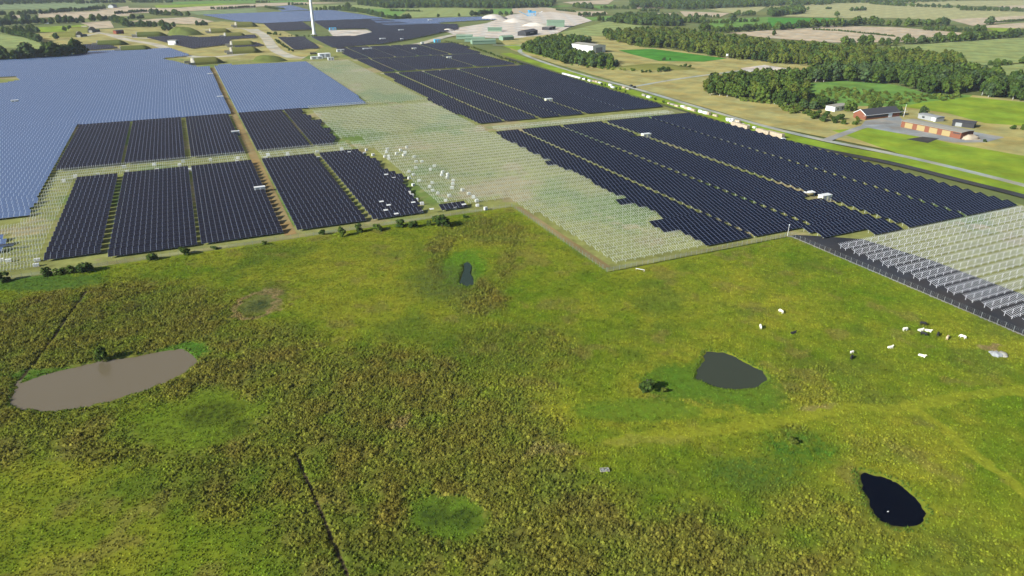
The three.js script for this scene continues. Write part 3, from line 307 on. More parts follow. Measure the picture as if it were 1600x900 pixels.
function plantThing(name, label, cat, group, x, z, h, w, kind, tone, y = -0.05) { const g = thing(name, label, cat, x, z, rr(0, 6.28), group, y); g.scale.set(w, h, w); const v = crowns[kind]; part(kind === 'bush' ? 'foliage' : 'crown', v[Math.floor(rnd() * v.length)], leafMat[tone], g); part(kind === 'bush' ? 'stem' : 'trunk', trunks[Math.floor(rnd() * 2)], kind === 'tall' ? paleBark : barkMat, g); return g; }
const wood = [];     // every tree of groves, hedges and woods, with its own size
const addTree = (x, z, h, w, kind, tone, label, group) => wood.push({ x, z, h, w, kind, tone, label, group });
const pick = a => a[Math.floor(rnd() * a.length)];
function hedge(P, h, gap, tones, label, kind = 'tree', wide = 2) { for (let i = 0; i + 1 < P.length; i++) { const [a, b] = [P[i], P[i + 1]], L = Math.hypot(b[0] - a[0], b[1] - a[1]), n = Math.max(1, Math.round(L / gap)); for (let k = 0; k < n; k++) { const f = (k + rnd() * .8) / n, hh = h * rr(.65, 1.2); addTree(a[0] + (b[0] - a[0]) * f + rr(-wide, wide), a[1] + (b[1] - a[1]) * f + rr(-wide, wide), hh, hh * rr(.85, 1.25), kind, pick(tones), label, label); } } }
function grove(P, h, gap, tones, label, kinds = ['tree'], fillIn = .9) { const xs = P.map(p => p[0]), zs = P.map(p => p[1]); for (let x = Math.min(...xs); x < Math.max(...xs); x += gap) for (let z = Math.min(...zs); z < Math.max(...zs); z += gap) { const px = x + rr(-.45, .45) * gap, pz = z + rr(-.45, .45) * gap; if (rnd() < fillIn && inPoly(P, px, pz)) { const k = pick(kinds), hh = h * rr(.75, 1.15); addTree(px, pz, hh, hh * (k === 'tall' ? rr(.65, .9) : k === 'bush' ? rr(1.1, 1.6) : rr(.85, 1.15)), k, pick(tones), label, label); } } }
seed = 2024;
const D = ['dark', 'dark', 'mid', 'blue'], O = ['olive', 'olive', 'mid', 'olive', 'dark'], Lg = ['light', 'mid', 'olive'];
grove([[169,-621.1],[183.4,-607.6],[198.8,-594.7],[213.3,-573.3],[224.2,-556],[245.6,-579.2],[266.6,-638.7],[276.6,-701.9],[244.8,-701.9],[187.6,-661.1]], 13.5, 7, ['dark', 'mid', 'mid', 'olive'], 'tree with pale trunk in the grove below the concrete pad', ['tree', 'tall', 'tall']);
grove([[183.4,-597.9],[209.6,-570.3],[215.8,-524.2],[226,-529.3],[236.5,-556],[220.1,-585.3]], 4, 5, Lg, 'light green shrub fringing the grove of pale trunks', ['bush'], .7);
grove([[282.8,-693.3],[328.7,-697.6],[368.7,-676.8],[370.5,-624.5],[386.5,-617.7],[467,-676.8],[486,-706.2],[466.5,-738],[404.8,-747.6],[337.3,-747.6],[296.1,-719.5]], 14, 8, D, 'dark leafy tree of the wood behind the brick farm', ['tree', 'tree', 'tall']);
grove([[407.7,-610.9],[427.4,-582.3],[455.6,-556],[523.6,-646],[486.2,-668.9],[449.6,-653.5]], 15, 8, D, 'tall dark tree of the wood beside the green pasture', ['tree', 'tall']);
grove([[301.2,-839.8],[337.1,-816.2],[364.1,-793.9],[422.9,-783.1],[503.3,-793.9],[545.6,-871.1],[495.7,-926],[435.9,-979.8],[363.1,-1022.1]], 12, 9, O, 'olive tree of the plantation beneath the wheat field', ['tree', 'tall']);
grove([[147.4,-1150.1],[181.6,-1022.1],[221.5,-996.3],[247.9,-926],[269.2,-890.9],[284.5,-871.1],[303.2,-845.9],[369.2,-1040],[332.4,-1139.1],[288.2,-1258.2],[221.7,-1258.2],[154.5,-1207.8]], 12, 9.5, O, 'olive tree of the plantation behind the bright green field', ['tree', 'tall']);
grove([[170.7,-1040],[207.1,-1013.4],[221.5,-1040],[194.3,-1097.4]], 5, 7, Lg, 'pale willow shrub at the plantation edge', ['bush'], .8);
grove([[13,-971.8],[40.7,-911.7],[60.2,-839.8],[93.4,-799.4],[119.9,-793.9],[115.3,-858.3],[102.8,-884.2],[71.3,-940.8],[78.5,-979.8],[121.5,-1097.4],[80.6,-1139.1],[38.9,-1097.4]], 10.5, 7, ['dark', 'mid', 'mid', 'blue'], 'dark tree of the grove hiding the white shelter', ['tree', 'tree', 'tall']);
grove([[59.4,-827.8],[99.3,-788.5],[138.3,-767.5],[116.5,-810.5]], 3.5, 6, ['mid', 'light'], 'low green shrub at the foot of the shelter grove', ['bush'], .7);
hedge([[140.9,-762.5],[159.1,-767.5],[177.3,-788.5],[203.9,-810.5]], 5, 5, D, 'dark thorn bush on the grassy mound', 'bush', 5);
hedge([[179.3,-871.1],[196.3,-877.6]], 4, 6, D, 'small bush at the edge of the bright green field', 'bush');
hedge([[-619.2,-864.6],[-600.2,-871.1],[-583.5,-884.2],[-569.5,-897.8],[-559.4,-933.4]], 17, 5.5, ['dark', 'dark', 'blue'], 'tall dark tree of the hedge above the blue panel field', 'tree', 5);
hedge([[-656.5,-852],[-619.2,-864.6]], 17, 5.5, ['dark'], 'tall dark tree of the hedge above the blue panel field', 'tree', 5);
hedge([[227.5,-531.9],[226.2,-502.5],[237.2,-495.6],[249.3,-488.9]], 5, 4, ['mid', 'dark'], 'round shrub in front of the brick farm gable', 'bush', 3);
hedge([[227.9,-524.2],[238.3,-514.4],[250.6,-504.8]], 5.5, 4, ['mid', 'dark', 'olive'], 'round shrub in front of the brick farm gable', 'bush', 3);
hedge([[224.7,-547.7],[239.5,-553.2],[260.8,-567.4]], 8, 5, D, 'dark tree beside the little flat white building', 'tree', 4);
hedge([[263.8,-545],[272.7,-542.4],[283.9,-545],[296.7,-550.5]], 9, 6, ['dark', 'mid'], 'leafy tree rising behind the dark farm roof', 'tree', 4);
hedge([[290.9,-524.2],[298.2,-524.2]], 10, 6, ['dark'], 'dark tree at the end of the dark roof', 'tree', 2);
hedge([[309.8,-524.2],[312.3,-524.2]], 9, 14, ['blue'], 'single grey green tree at the pasture edge', 'tree', 1);
grove([[251.6,-604.3],[298.9,-657.2],[353.4,-624.5],[387.1,-604.3],[366.8,-588.4],[319.7,-570.3],[271.1,-579.2]], 3.4, 6.5, Lg, 'light green scrub bush between wood and farm', ['bush'], .85);
hedge([[370.5,-604.3],[391,-610.9]], 5, 6, ['light'], 'light green willow bush at the wood edge', 'bush', 4);
hedge([[342.6,-471.8],[356.6,-478.1],[368.5,-469.8]], 5, 5, ['dark', 'mid'], 'dark bush at the pasture fence', 'bush', 3); hedge([[303.2,-437.1],[304.5,-437.1]], 3.6, 9, ['dark'], 'dark round bush by the pale heap', 'bush', 0);
// farther hedges and woods
const far = 'hedgerow tree between the far fields', FH = [
  [[[-1233.7,-1768.9],[-1174,-1821.1],[-1145.3,-1965.8],[-1138.3,-2063.9]], 11], [[[-996.8,-1420.3],[-981.6,-1454.2],[-977.3,-1508.1],[-946.1,-1489.7],[-895.5,-1527]], 13], [[[-950,-1489.7],[-909.2,-1546.3]], 14], [[[-904.1,-1566],[-866.9,-1586.3],[-747.6,-1420.3]], 13], [[[-886.7,-1258.2],[-873.3,-1271.5],[-828.5,-1271.5]], 13], [[[-862.5,-1245.3],[-794.5,-1184.1],[-715.2,-1097.4]], 10], [[[-1405.2,-2379.1],[-1284.2,-2473.3]], 13], [[[-1746.2,-2523.1],[-1647.8,-2575]], 10], [[[-727.8,-1150.1],[-723.7,-1150.1]], 14], [[[-815.3,-1312.9],[-802.9,-1327.3]], 9], [[[-1109.6,-1586.3],[-1081.6,-1607.1],[-1052.9,-1628.4]], 12], [[[-983.6,-1821.1],[-959.5,-1935.1]], 7],
  [[[-853.7,-1628.4],[-827.4,-1650.3]], 10], [[[-883.6,-1794.6],[-825,-1768.9],[-766.5,-1743.9]], 13], [[[-741.7,-1404],[-699.9,-1404],[-646.9,-1404]], 12], [[[-629.3,-1312.9],[-616.2,-1327.3]], 10], [[[-623.8,-1437.1],[-604.3,-1454.2]], 9], [[[-842.5,-2063.9],[-806.7,-2063.9],[-753.8,-2172]], 6], [[[-1273.5,-2473.3],[-1134.4,-2473.3]], 11], [[[-856.2,-2473.3],[-809.1,-2473.3]], 8], [[[-713.3,-2134.7],[-616.4,-1997.4]], 6],
  [[[-695.2,-2291.8],[-639.6,-2291.8]], 9], [[[-529.5,-1997.4],[-486.1,-1997.4],[-444.4,-1965.8],[-362.2,-1848.3],[-299,-1695.8]], 11], [[[-484,-2063.9],[-457.1,-2063.9]], 15], [[[-668,-2575],[-510.8,-2523.1]], 9], [[[-357,-1821.1],[-296,-1695.8],[-249,-1628.4]], 7], [[[-258.9,-1628.4],[-223.4,-1650.3]], 10], [[[-173.2,-1695.8],[-165.8,-1695.8]], 12], [[[-126,-1719.5],[-118.5,-1719.5]], 11], [[[-94.3,-1743.9],[-47.6,-1821.1]], 12], [[[-34.4,-1794.6],[0,-1794.6]], 8], [[[-324.8,-1965.8],[-235.7,-1935.1]], 5],
  [[[184.7,-2172],[229.5,-2063.9]], 14], [[[156.6,-1743.9],[223.6,-1768.9]], 9], [[[184.9,-1566],[239.7,-1566]], 11], [[[255.1,-2098.7],[349.6,-2063.9]], 9], [[[121.5,-1997.4],[165.8,-1905.3]], 5], [[[336.7,-1935.1],[387.1,-1935.1]], 9], [[[397.3,-2291.8],[444.7,-2134.7]], 10],
  [[[306,-1454.2],[367.1,-1628.4]], 12], [[[338.3,-1546.3],[396.2,-1508.1],[451.5,-1489.7]], 9], [[[382.1,-1607.1],[410.9,-1566]], 15], [[[340.7,-1312.9],[367.2,-1312.9]], 12], [[[358.3,-1271.5],[411.4,-1298.8],[476.5,-1341.9]], 12], [[[457.3,-1546.3],[470.8,-1546.3]], 18], [[[484.4,-1546.3],[522.3,-1546.3]], 9], [[[536.7,-1768.9],[586,-1768.9]], 12], [[[427.5,-1719.5],[481,-1695.8]], 7],
  [[[798.7,-1997.4],[805.6,-1997.4]], 10], [[[763.6,-1719.5],[771.1,-1719.5]], 12], [[[878.4,-2063.9],[896.3,-2063.9]], 6], [[[902.5,-1965.8],[961.9,-1997.4]], 10], [[[536.3,-1372.3],[647.9,-1420.3],[709.4,-1471.8],[747.6,-1420.3]], 15], [[[466.8,-1327.3],[529.3,-1356.9]], 12], [[[488.5,-1067.9],[528.7,-1049.1]], 13], [[[540.7,-1058.4],[560.3,-1049.1]], 12], [[[441.1,-1220.1],[444.4,-1220.1]], 8], [[[554.3,-1341.9],[588.9,-1312.9],[633.2,-1195.8]], 3],
  [[[577.9,-1087.4],[603.5,-1077.6],[689.4,-1117.9]], 13], [[[692.4,-1117.9],[769.4,-1161.2],[854.8,-1195.8]], 13], [[[747.6,-1420.3],[819.2,-1437.1],[872,-1454.2]], 15], [[[746.9,-1327.3],[828,-1285]], 10], [[[808.4,-1271.5],[830.8,-1271.5]], 14], [[[964.7,-1471.8],[972.5,-1471.8]], 16], [[[1215.4,-1997.4],[1299.1,-1965.8],[1359.5,-1905.3]], 11], [[[1170.7,-2250.5],[1275.6,-2098.7]], 11], [[[974.6,-1508.1],[1137.8,-1607.1]], 4], [[[549.7,-822],[577.9,-827.8]], 7], [[[600.4,-845.9],[618.3,-852]], 8], [[[1153.9,-2379.1],[1170.7,-2250.5]], 10]];
for (const [p, h] of FH) hedge(p, h, h * .62, D.concat(['mid']), far, 'tree', h * .3);
const wf = 'tree of the far wood along the horizon'; grove([[-476.7,-2291.8],[-364.5,-2098.7],[-185.3,-2134.7],[0,-2098.7],[116.8,-2172],[148.4,-2523.1],[-227.3,-2629],[-545.4,-2629]], 15, 15, D, wf, ['tree']); grove([[208.7,-1508.1],[255,-1454.2],[326.5,-1420.3],[368,-1607.1],[292.1,-1672.8],[234.9,-1650.3]], 14, 12, D, wf); grove([[342.8,-2134.7],[430.2,-2063.9],[502.7,-2030.1],[766.9,-2210.5],[1011.3,-2334.7],[1160.2,-2685.2],[429.3,-2685.2]], 15, 17, D, wf); grove([[589.1,-1695.8],[732.4,-1848.3],[793.8,-2030.1],[658.3,-1876.4]], 14, 12, D, wf); grove([[-1589,-2291.8],[-1455.5,-2473.3],[-1577.9,-2685.2],[-1856.4,-2685.2]], 12, 22, D, wf);
grove([[1049.8,-2425.3],[1301.8,-2425.3],[1590.9,-2629],[1211.2,-2805.2]], 12, 26, D, wf); grove([[-1336.1,-2575],[-863.6,-2629],[-556.9,-2685.2],[-608.1,-2936.2],[-1520.1,-2936.2]], 11, 28, D, wf);
hedge([[-417,-1245.3],[-390.6,-1220.1]], 6, 5, D, 'shrub beside the wind turbine foot', 'bush', 5); hedge([[-372.9,-1207.8],[-332.4,-1195.8],[-292.7,-1184.1]], 4, 5, ['mid', 'dark', 'olive'], 'shrub beside the wind turbine foot', 'bush', 6); hedge([[-372.7,-1139.1],[-333.2,-1049.1],[-297.6,-971.8]], 4, 6, D, 'shrub lining the pale concrete track', 'bush', 2);
hedge([[-103.9,-1117.9],[-49.1,-1004.8],[0,-858.3],[34.6,-767.5]], 3, 6, ['mid', 'olive', 'dark'], 'low shrub of the hedge along the solar field corner', 'bush', 2);
hedge([[-568.3,-1232.5],[-543.3,-1232.5]], 6, 7, ['dark', 'mid'], 'shrub growing over the old mound', 'bush', 9);
const camD = o => o.h / Math.hypot(o.x, o.z);
wood.sort((a, b) => camD(b) - camD(a));
const NT = 290; wood.slice(0, NT).forEach(o => { seed = (o.x * 131 + o.z * 17) | 0; const shrub = o.kind === 'bush'; plantThing(shrub ? 'shrub' : 'broadleaf_tree', o.label, shrub ? 'shrub' : 'tree', o.group, o.x, o.z, o.h, o.w, o.kind, o.tone, -0.3); });
{ const list = wood.slice(NT), M4 = new THREE.Matrix4(), q = new THREE.Quaternion(), C = new THREE.Color(), m = std(0xffffff, 1, { vertexColors: true, side: THREE.DoubleSide }), vars = [['tree', 0], ['tree', 1], ['tree', 2], ['tall', 0], ['bush', 0]];
  vars.forEach(([kind, vi]) => { const L = list.filter((o, i) => o.kind === kind && (kind !== 'tree' || i % 3 === vi)); if (!L.length) return; const im = new THREE.InstancedMesh(crowns[kind][vi], m, L.length); im.name = numbered('far_woodland'); L.forEach((o, i) => { const t = TONE[o.tone], r = .8 + .45 * hash(i, 77); q.setFromAxisAngle(new THREE.Vector3(0, 1, 0), hash(i, 5) * 6.28); im.setMatrixAt(i, M4.compose(new THREE.Vector3(o.x, -.6, o.z), q, new THREE.Vector3(o.w, o.h, o.w))); im.setColorAt(i, C.setRGB(t[0] * r, t[1] * r, t[2] * r)); }); im.castShadow = true; scene.add(tag(im, 'trees and shrubs of the far woods and hedgerows', 'woodland', null, 'stuff')); });
  console.log('trees', wood.length); }
// shrubs along the meadow fence and in the meadow: x, z, height, width, words
seed = 31;
for (const [P, h, w, tone, words] of [
  [[[-167.7,-225.4]], 4.2, 4.4, 'dark', 'dark round shrub at the bare-rack end of the fence line'], [[[-163.6,-226.5]], 3, 5, 'mid', 'low spreading shrub between two dark fence shrubs'], [[[-156.1,-228.8]], 5, 6.5, 'dark', 'broad dark shrub where a grassy aisle meets the fence'], [[[-160.3,-227.7]], 3.4, 4.2, 'mid', 'middle shrub of the clump by the first aisle'], [[[-179.9,-219.8]], 4, 5, 'dark', 'shrub in the long grass below the bare racks'],
  [[[-136.7,-239.8]], 4, 4.6, 'mid', 'lone green shrub by the second dark block'], [[[-126.5,-244.9]], 4.4, 5, 'mid', 'rounded green shrub near the third dark block'], [[[-117.5,-250.9]], 1.8, 3.4, 'mid', 'low scrubby patch below the third dark block'], [[[-99.2,-255.8]], 2, 2.4, 'mid', 'tiny shrub near the end of the brown track'], [[[-78.8,-266.7]], 3.2, 3.2, 'dark', 'small dark shrub just past the brown track'],
  [[[-70.2,-265.2]], 5.2, 3.8, 'mid', 'upright sapling-like shrub on the fence line'], [[[-64.2,-269.8]], 4.4, 4, 'dark', 'round dark shrub next to the upright one'], [[[-56.6,-272.1]], 4.2, 4.6, 'mid', 'bright leafy shrub by the light aisle end'], [[[-48.1,-276.9]], 3.8, 5, 'dark', 'low wide shrub beside the biggest fence shrub'], [[[-42.5,-276.1]], 4.2, 5, 'dark', 'dark domed shrub next to the biggest fence shrub'], [[[-35.9,-278.5]], 2.8, 3.2, 'mid', 'small shrub in the gap before the biggest one'], [[[-30,-276.9]], 7.6, 8.2, 'dark', 'biggest round dark shrub of the fence line'], [[[-20.8,-288.6]], 1.4, 3, 'dark', 'tiny dark clump under the short panel row'],
  [[[35.3,-151.2]], 4.2, 5, 'dark', 'solitary dark thorn bush beside the grey pond'], [[[39.8,-150.3]], 1.8, 2.2, 'olive', 'small brown bush beside the solitary thorn bush'], [[[65.6,-129]], 1.6, 2.6, 'olive', 'low olive bush clump in the wet grass']])
  plantThing('meadow_shrub', words, 'shrub', null, P[0][0], P[0][1], h, w, 'bush', tone);
plantThing('sapling', 'small sapling leaning over the muddy pond', 'tree', null, -115.7,-166.1, 4.6, 3.6, 'tree', 'mid');
for (const [x, z] of [[71.3,-716.1],[73.9,-706.2],[85.5,-672.3],[88.6,-669.9],[96.1,-646.9],[99.1,-645.1],[102,-630.2],[121.1,-590.8],[125.6,-579.2]]) plantThing('roadside_bush', 'small dark bush among the pale roadside stacks', 'shrub', 'bushes among roadside stacks', x, z, rr(2, 3.4), rr(2, 3.2), 'bush', 'dark');

// ---------- buildings ----------
const MT = { brick: F(.30, .115, .065), brickD: F(.30, .10, .06), cream: F(.48, .36, .16), slate: std(lin(.045, .045, .05), .8), grey: F(.42, .42, .40), white: std(lin(.7, .7, .66), .7), green: F(.27, .38, .25), greenD: F(.10, .22, .14), dark: std(lin(.03, .03, .032), .9), glass: std(lin(.02, .025, .03), .1), conc: F(.44, .41, .33), mound: std(lin(.17, .19, .05), 1, { map: grass30 }), moundD: std(lin(.12, .16, .04), 1, { map: grass30 }), blue: std(lin(.06, .42, .72), .5), wrap: std(lin(.68, .68, .64), .45), wood: std(lin(.42, .33, .22), .9), beige: F(.60, .48, .33), red: std(lin(.5, .1, .05), .7) };
// a building on its front base corners; local x along the front, -z to the back
function house(name, label, p, depth, h, rise, o = {}) { const [a, b] = p, L = Math.hypot(b[0] - a[0], b[1] - a[1]), turn = -Math.atan2(b[1] - a[1], b[0] - a[0]), g = thing(name, label, o.cat || 'building', a[0], a[1], turn, o.group, -0.25), W = o.wall || MT.grey, R = o.roof || MT.grey;
  const m = new MB().box(L / 2, h / 2, -depth / 2, L, h, depth); const ridge = o.shed ? h : h + rise;
  if (rise && !o.shed) { m.tri([0, h, 0], [0, ridge, -depth / 2], [0, h, -depth]); m.tri([L, h, -depth], [L, ridge, -depth / 2], [L, h, 0]); }
  part('wall', m.geo(), W, g); const r = new MB(), e = .45, th = .2;
  if (rise && !o.shed) { const s = Math.hypot(depth / 2 + e, rise * (1 + 2 * e / depth)), an = Math.atan2(rise, depth / 2); for (const k of [1, -1]) r.box(L / 2, h + rise / 2 - e / 2 * Math.tan(an) + th, -depth / 2 + k * (depth / 4 + e / 2), L + 2 * e, th, s, k * an); } else r.box(L / 2, h + .15 + rise / 2, -depth / 2, L + .8, .3, depth + .8, Math.atan2(rise, depth));
  part('roof', r.geo(), R, g);
  for (const [x, w, y, hh, mat, nm] of o.front || []) part(nm || 'window', new MB().box(x * L, y, .03, w, hh, .1).geo(), mat || MT.glass, g);
  for (const [zf, w, y, hh, mat, nm] of o.end || []) part(nm || 'door', new MB().box(o.endLeft ? -.03 : L + .03, y, -zf * depth, .1, hh, w).geo(), mat || MT.dark, g);
  return g; }
const rowOf = (n, x0, x1, w, y, h, mat, nm) => [...Array(n)].map((_, i) => [x0 + (x1 - x0) * i / (n - 1 || 1), w, y, h, mat, nm]);
{ const g = house('brick_farmhouse', 'long red brick building with dark pitched roof and white gable edges', [[259.7,-507.2],[292.1,-521.7]], 11, 3.4, 3.2, { wall: MT.brick, roof: MT.slate, front: [...rowOf(12, .06, .62, 1.9, 1.9, 1.5), [.72, 4, 1.7, 3, MT.white, 'door'], [.9, 2.4, 1.4, 2.6, MT.brickD, 'door']] });
  part('gable_trim', new MB().box(-.5, 5.2, -2.75, .25, .4, 6.6, .527).box(-.5, 5.2, -8.25, .25, .4, 6.6, -.527).geo(), MT.white, g); part('fascia', new MB().box(20, 3.25, .55, 46, .3, .15).geo(), MT.white, g);
  const p = thing('flag_pole', 'thin white pole at the end of the dark roof', 'pole', 294.2,-519.3, 0); part('pole', new THREE.CylinderGeometry(.1, .14, 9, 8).translate(0, 4.4, 0), MT.white, p); part('pole_base', new THREE.CylinderGeometry(.4, .45, .3, 10).translate(0, .05, 0), MT.conc, p); }
house('garage_block', 'long flat roofed garage block in red brick with cream door bays', [[272.8,-482.4],[292,-444.4]], 13, 4.2, .4, { wall: MT.brick, roof: MT.conc, front: [...rowOf(4, .135, .765, 5.6, 2.0, 3.5, MT.cream, 'garage_door'), [.9, 2.2, 3.3, .7, MT.dark], [.955, 2.2, 3.3, .7, MT.dark]] });
house('grey_shed', 'grey flat roofed shed behind the garage block', [[302.1,-514.4],[307.5,-500.2]], 8, 3, .3, { wall: MT.grey, roof: MT.grey, front: [[.3, 2, 1.6, 1.2], [.85, 3, 1.5, 2.4, MT.white, 'door']] });
house('open_shed', 'black roofed open shed behind the garage block', [[311.2,-486.7],[321.4,-478.1]], 9, 3.2, .4, { wall: MT.dark, roof: MT.slate, front: [[.3, 4, 1.4, 2.6, MT.grey, 'bay'], [.7, 4, 1.4, 2.6, MT.dark, 'bay']] });
house('flat_white_building', 'little flat roofed white building among shrubs', [[251,-539.7],[267.8,-550.5]], 8, 3.4, .2, { wall: MT.white, roof: MT.conc, front: rowOf(3, .2, .8, 1.6, 1.8, 1.4) });
{ const g = thing('covered_heap', 'pale tarpaulin covered heap beside the garage block', 'heap', 299,-444.4, .1); const s = new THREE.SphereGeometry(1, 18, 10, 0, 6.284, 0, 1.6), p = s.attributes.position; for (let i = 0; i < p.count; i++) { const x = p.getX(i), y = p.getY(i), z = p.getZ(i), n = .85 + .3 * noise(x * 3 + 9, z * 3 + y * 2); p.setXYZ(i, x * 5.4 * n, Math.min(y * 3.1, 2.4 + .2 * n) * n, z * 2.8 * n); } s.computeVertexNormals(); part('tarpaulin', s, MT.beige, g); part('base_pallet', new MB().box(0, -.05, 0, 10.4, .3, 5).geo(), MT.wood, g); }
house('white_shelter', 'big white walled shelter hidden in the grove', [[81.1,-979.8],[106.5,-948.4]], 24, 9, 1.5, { wall: MT.white, roof: MT.conc, end: [[.5, 12, 3.4, 6.6, MT.grey]] });
for (const [p, d, words] of [[[[-88.4,-1150.1],[-63,-1150.1]], 12, 'pale green barrack shed tucked behind its neighbours'], [[[-72.5,-1107.5],[-42.2,-1107.5]], 12, 'middle pale green barrack shed of three'], [[[-58.7,-1067.9],[-23.9,-1077.6]], 13, 'frontmost pale green barrack shed of three by the track'], [[[-43.4,-1298.8],[-18.3,-1298.8]], 16, 'tall pale green barn by the sand yard'], [[[-14,-1128.4],[3,-1139.1]], 12, 'green shed beside the row of three barrack sheds']])
  house('barrack_shed', words, p, d, 4.6, 2, { wall: MT.green, roof: MT.green, front: [[.5, Math.hypot(p[1][0] - p[0][0], p[1][1] - p[0][1]) * .9, 3.9, .8, MT.greenD, 'window_band']] });
house('green_hangar', 'green hangar with dark end doors in the sand yard', [[67.8,-1404],[101,-1404]], 26, 9, 3, { wall: MT.green, roof: MT.green, end: [[.5, 18, 4, 7.4]] });
house('dark_hall', 'dark timber hall at the edge of the sand yard', [[23.4,-1207.8],[43.9,-1245.3]], 16, 6, 2.4, { wall: MT.dark, roof: MT.slate, front: [[.5, 12, 4.2, .8, MT.white, 'window_band']] }); house('dark_hall', 'small dark hall with pale roof in the sand yard', [[67.7,-1327.3],[81.1,-1356.9]], 14, 5, .4, { wall: MT.dark, roof: MT.conc, front: [[.5, 4, 2, 3.4, MT.grey, 'door']] });
house('white_bunker', 'small white bunker building with dark doorway amid panels', [[-504.1,-1058.4],[-492.8,-1058.4]], 12, 6, .3, { wall: MT.white, roof: MT.conc, end: [[.5, 6, 2.4, 4.4]] });
house('dark_store', 'lone dark store on the airfield grass', [[-678.2,-1245.3],[-671.7,-1258.2]], 8, 5, 1, { wall: MT.brickD, roof: MT.slate, front: [[.5, 4, 2, 3.4, MT.dark, 'door']] });
house('farm_cottage', 'far white cottage with red roof among trees', [[-952.6,-1489.7],[-944.8,-1489.7]], 10, 5, 4, { wall: MT.white, roof: MT.brick, front: rowOf(2, .3, .7, 1.6, 2.4, 1.6) }); house('farm_cottage', 'far pale barn beneath tall trees by the tan field', [[-1154.3,-2134.7],[-1162.7,-2172]], 14, 5, 4, { wall: MT.white, roof: MT.conc, front: [[.5, 3, 2, 3, MT.dark, 'door']] }); house('farm_cottage', 'far cottage with pale roof at the wood edge', [[-164.9,-2291.8],[-145,-2291.8]], 14, 5, 4, { wall: MT.red, roof: MT.conc, front: rowOf(2, .3, .7, 1.6, 2.4, 1.6) });
// grass covered aircraft shelters: place, turn, size, words
function shelter(x, z, turn, L, w, h, mat, words) { const g = thing('aircraft_shelter', words, 'aircraft shelter', x, z, turn, null, -0.3), N = 16, K = 10, m = new MB(), P = (i, k) => { const a = Math.PI * k / K, f = i / N, q = f < .72 ? 1 : 1 - .9 * Math.pow((f - .72) / .28, 1.3), n = 1 + .05 * (noise(i * .9 + x, k * 1.3) - .5); return [f * L, Math.pow(Math.sin(a), .75) * h * q * n, -Math.cos(a) * (w / 2) * (1.0 + .12 * (1 - Math.sin(a))) * (.55 + .45 * q)]; };
  for (let i = 0; i < N; i++) for (let k = 0; k < K; k++) m.quad(P(i, k), P(i, k + 1), P(i + 1, k + 1), P(i + 1, k)); part('earth_mound', m.geo(), mat, g);
  const arch = new THREE.Shape(); arch.absellipse(0, 0, w * .5, h * 1.04, 0, Math.PI); const hole = new THREE.Path(); hole.absellipse(0, 0, w * .36, h * .76, 0, Math.PI); arch.holes.push(hole); const fg = new THREE.ExtrudeGeometry(arch, { depth: 1.6, bevelEnabled: false, curveSegments: 18 }).rotateY(-Math.PI / 2).translate(.9, 0, 0); part('arch_front', fg, MT.conc, g);
  const dr = new THREE.Shape(); dr.absellipse(0, 0, w * .355, h * .75, 0, Math.PI); part('door', new THREE.ExtrudeGeometry(dr, { depth: .4, bevelEnabled: false }).rotateY(-Math.PI / 2).translate(1, 0, 0), MT.dark, g); for (const k of [-1, 1]) part('wing_wall', new MB().box(-3.5, h * .22, k * w * .47, 8, h * .44, .7).geo(), MT.conc, g); return g; }
[ [[[-372.4,-833.8]], .6, 34, 24, 7, 'mound', 'grassy aircraft shelter at the tip of the blue field'], [[[-370.2,-948.4]], .5, 38, 22, 7.5, 'mound', 'grassy aircraft shelter with rounded concrete arch beside the track'], [[[-404.2,-1040]], .5, 36, 22, 7, 'mound', 'grassy aircraft shelter with long wing wall beside dark panels'], [[[-468.3,-1184.1]], .5, 34, 22, 7, 'mound', 'olive aircraft shelter beyond the dark panel strip'], [[[-527.3,-1271.5]], .5, 34, 22, 7, 'mound', 'olive aircraft shelter before the tan stubble'], [[[-531,-1404]], .5, 40, 24, 9, 'mound', 'aircraft shelter with dark doorway next to the far blue field'],
  [[[-618.4,-1195.8]], .5, 46, 22, 7, 'moundD', 'long low aircraft shelter across the pale taxiway'], [[[-528.5,-971.8]], .5, 40, 22, 7, 'moundD', 'aircraft shelter behind the edge of the blue field'], [[[-602.2,-1049.1]], .5, 40, 22, 7, 'moundD', 'aircraft shelter beside the dark hedge end'], [[[-742,-1285]], 3.1, 44, 24, 9, 'mound', 'aircraft shelter with dark opening by the tan field'], [[[-713.4,-1195.8]], 3.2, 46, 22, 8, 'mound', 'overgrown aircraft shelter without a path'] ].forEach(([p, t, L, w, h, m, words]) => shelter(p[0][0], p[0][1], t, L, w, h, MT[m], words));
function heap(name, words, cat, x, z, rx, h, rz, mat, sd) { const s = new THREE.SphereGeometry(1, 26, 12, 0, 6.284, 0, 1.571), p = s.attributes.position; for (let i = 0; i < p.count; i++) { const a = p.getX(i), b = p.getY(i), c = p.getZ(i), n = .75 + .5 * fbm(a * 2 + sd, c * 2 + sd, 3); p.setXYZ(i, a * rx * n, b * b * h * n * 1.1 - .3, c * rz * n); } s.computeVertexNormals(); const m = part(numbered(name), s, mat, scene); m.position.set(x, 0, z); return tag(m, words, cat); }
heap('grass_mound', 'overgrown conical mound with shrubs behind the dark panel strip', 'mound', -556.3,-1232.5, 30, 12, 22, MT.moundD, 3); heap('grass_mound', 'rough earth mound beside the pale concrete track', 'mound', -294.1,-864.6, 22, 6, 14, MT.moundD, 8); heap('grass_mound', 'long grassy bank with thorn bushes before the bright green field', 'mound', 157.1,-793.9, 48, 5, 14, MT.mound, 12);
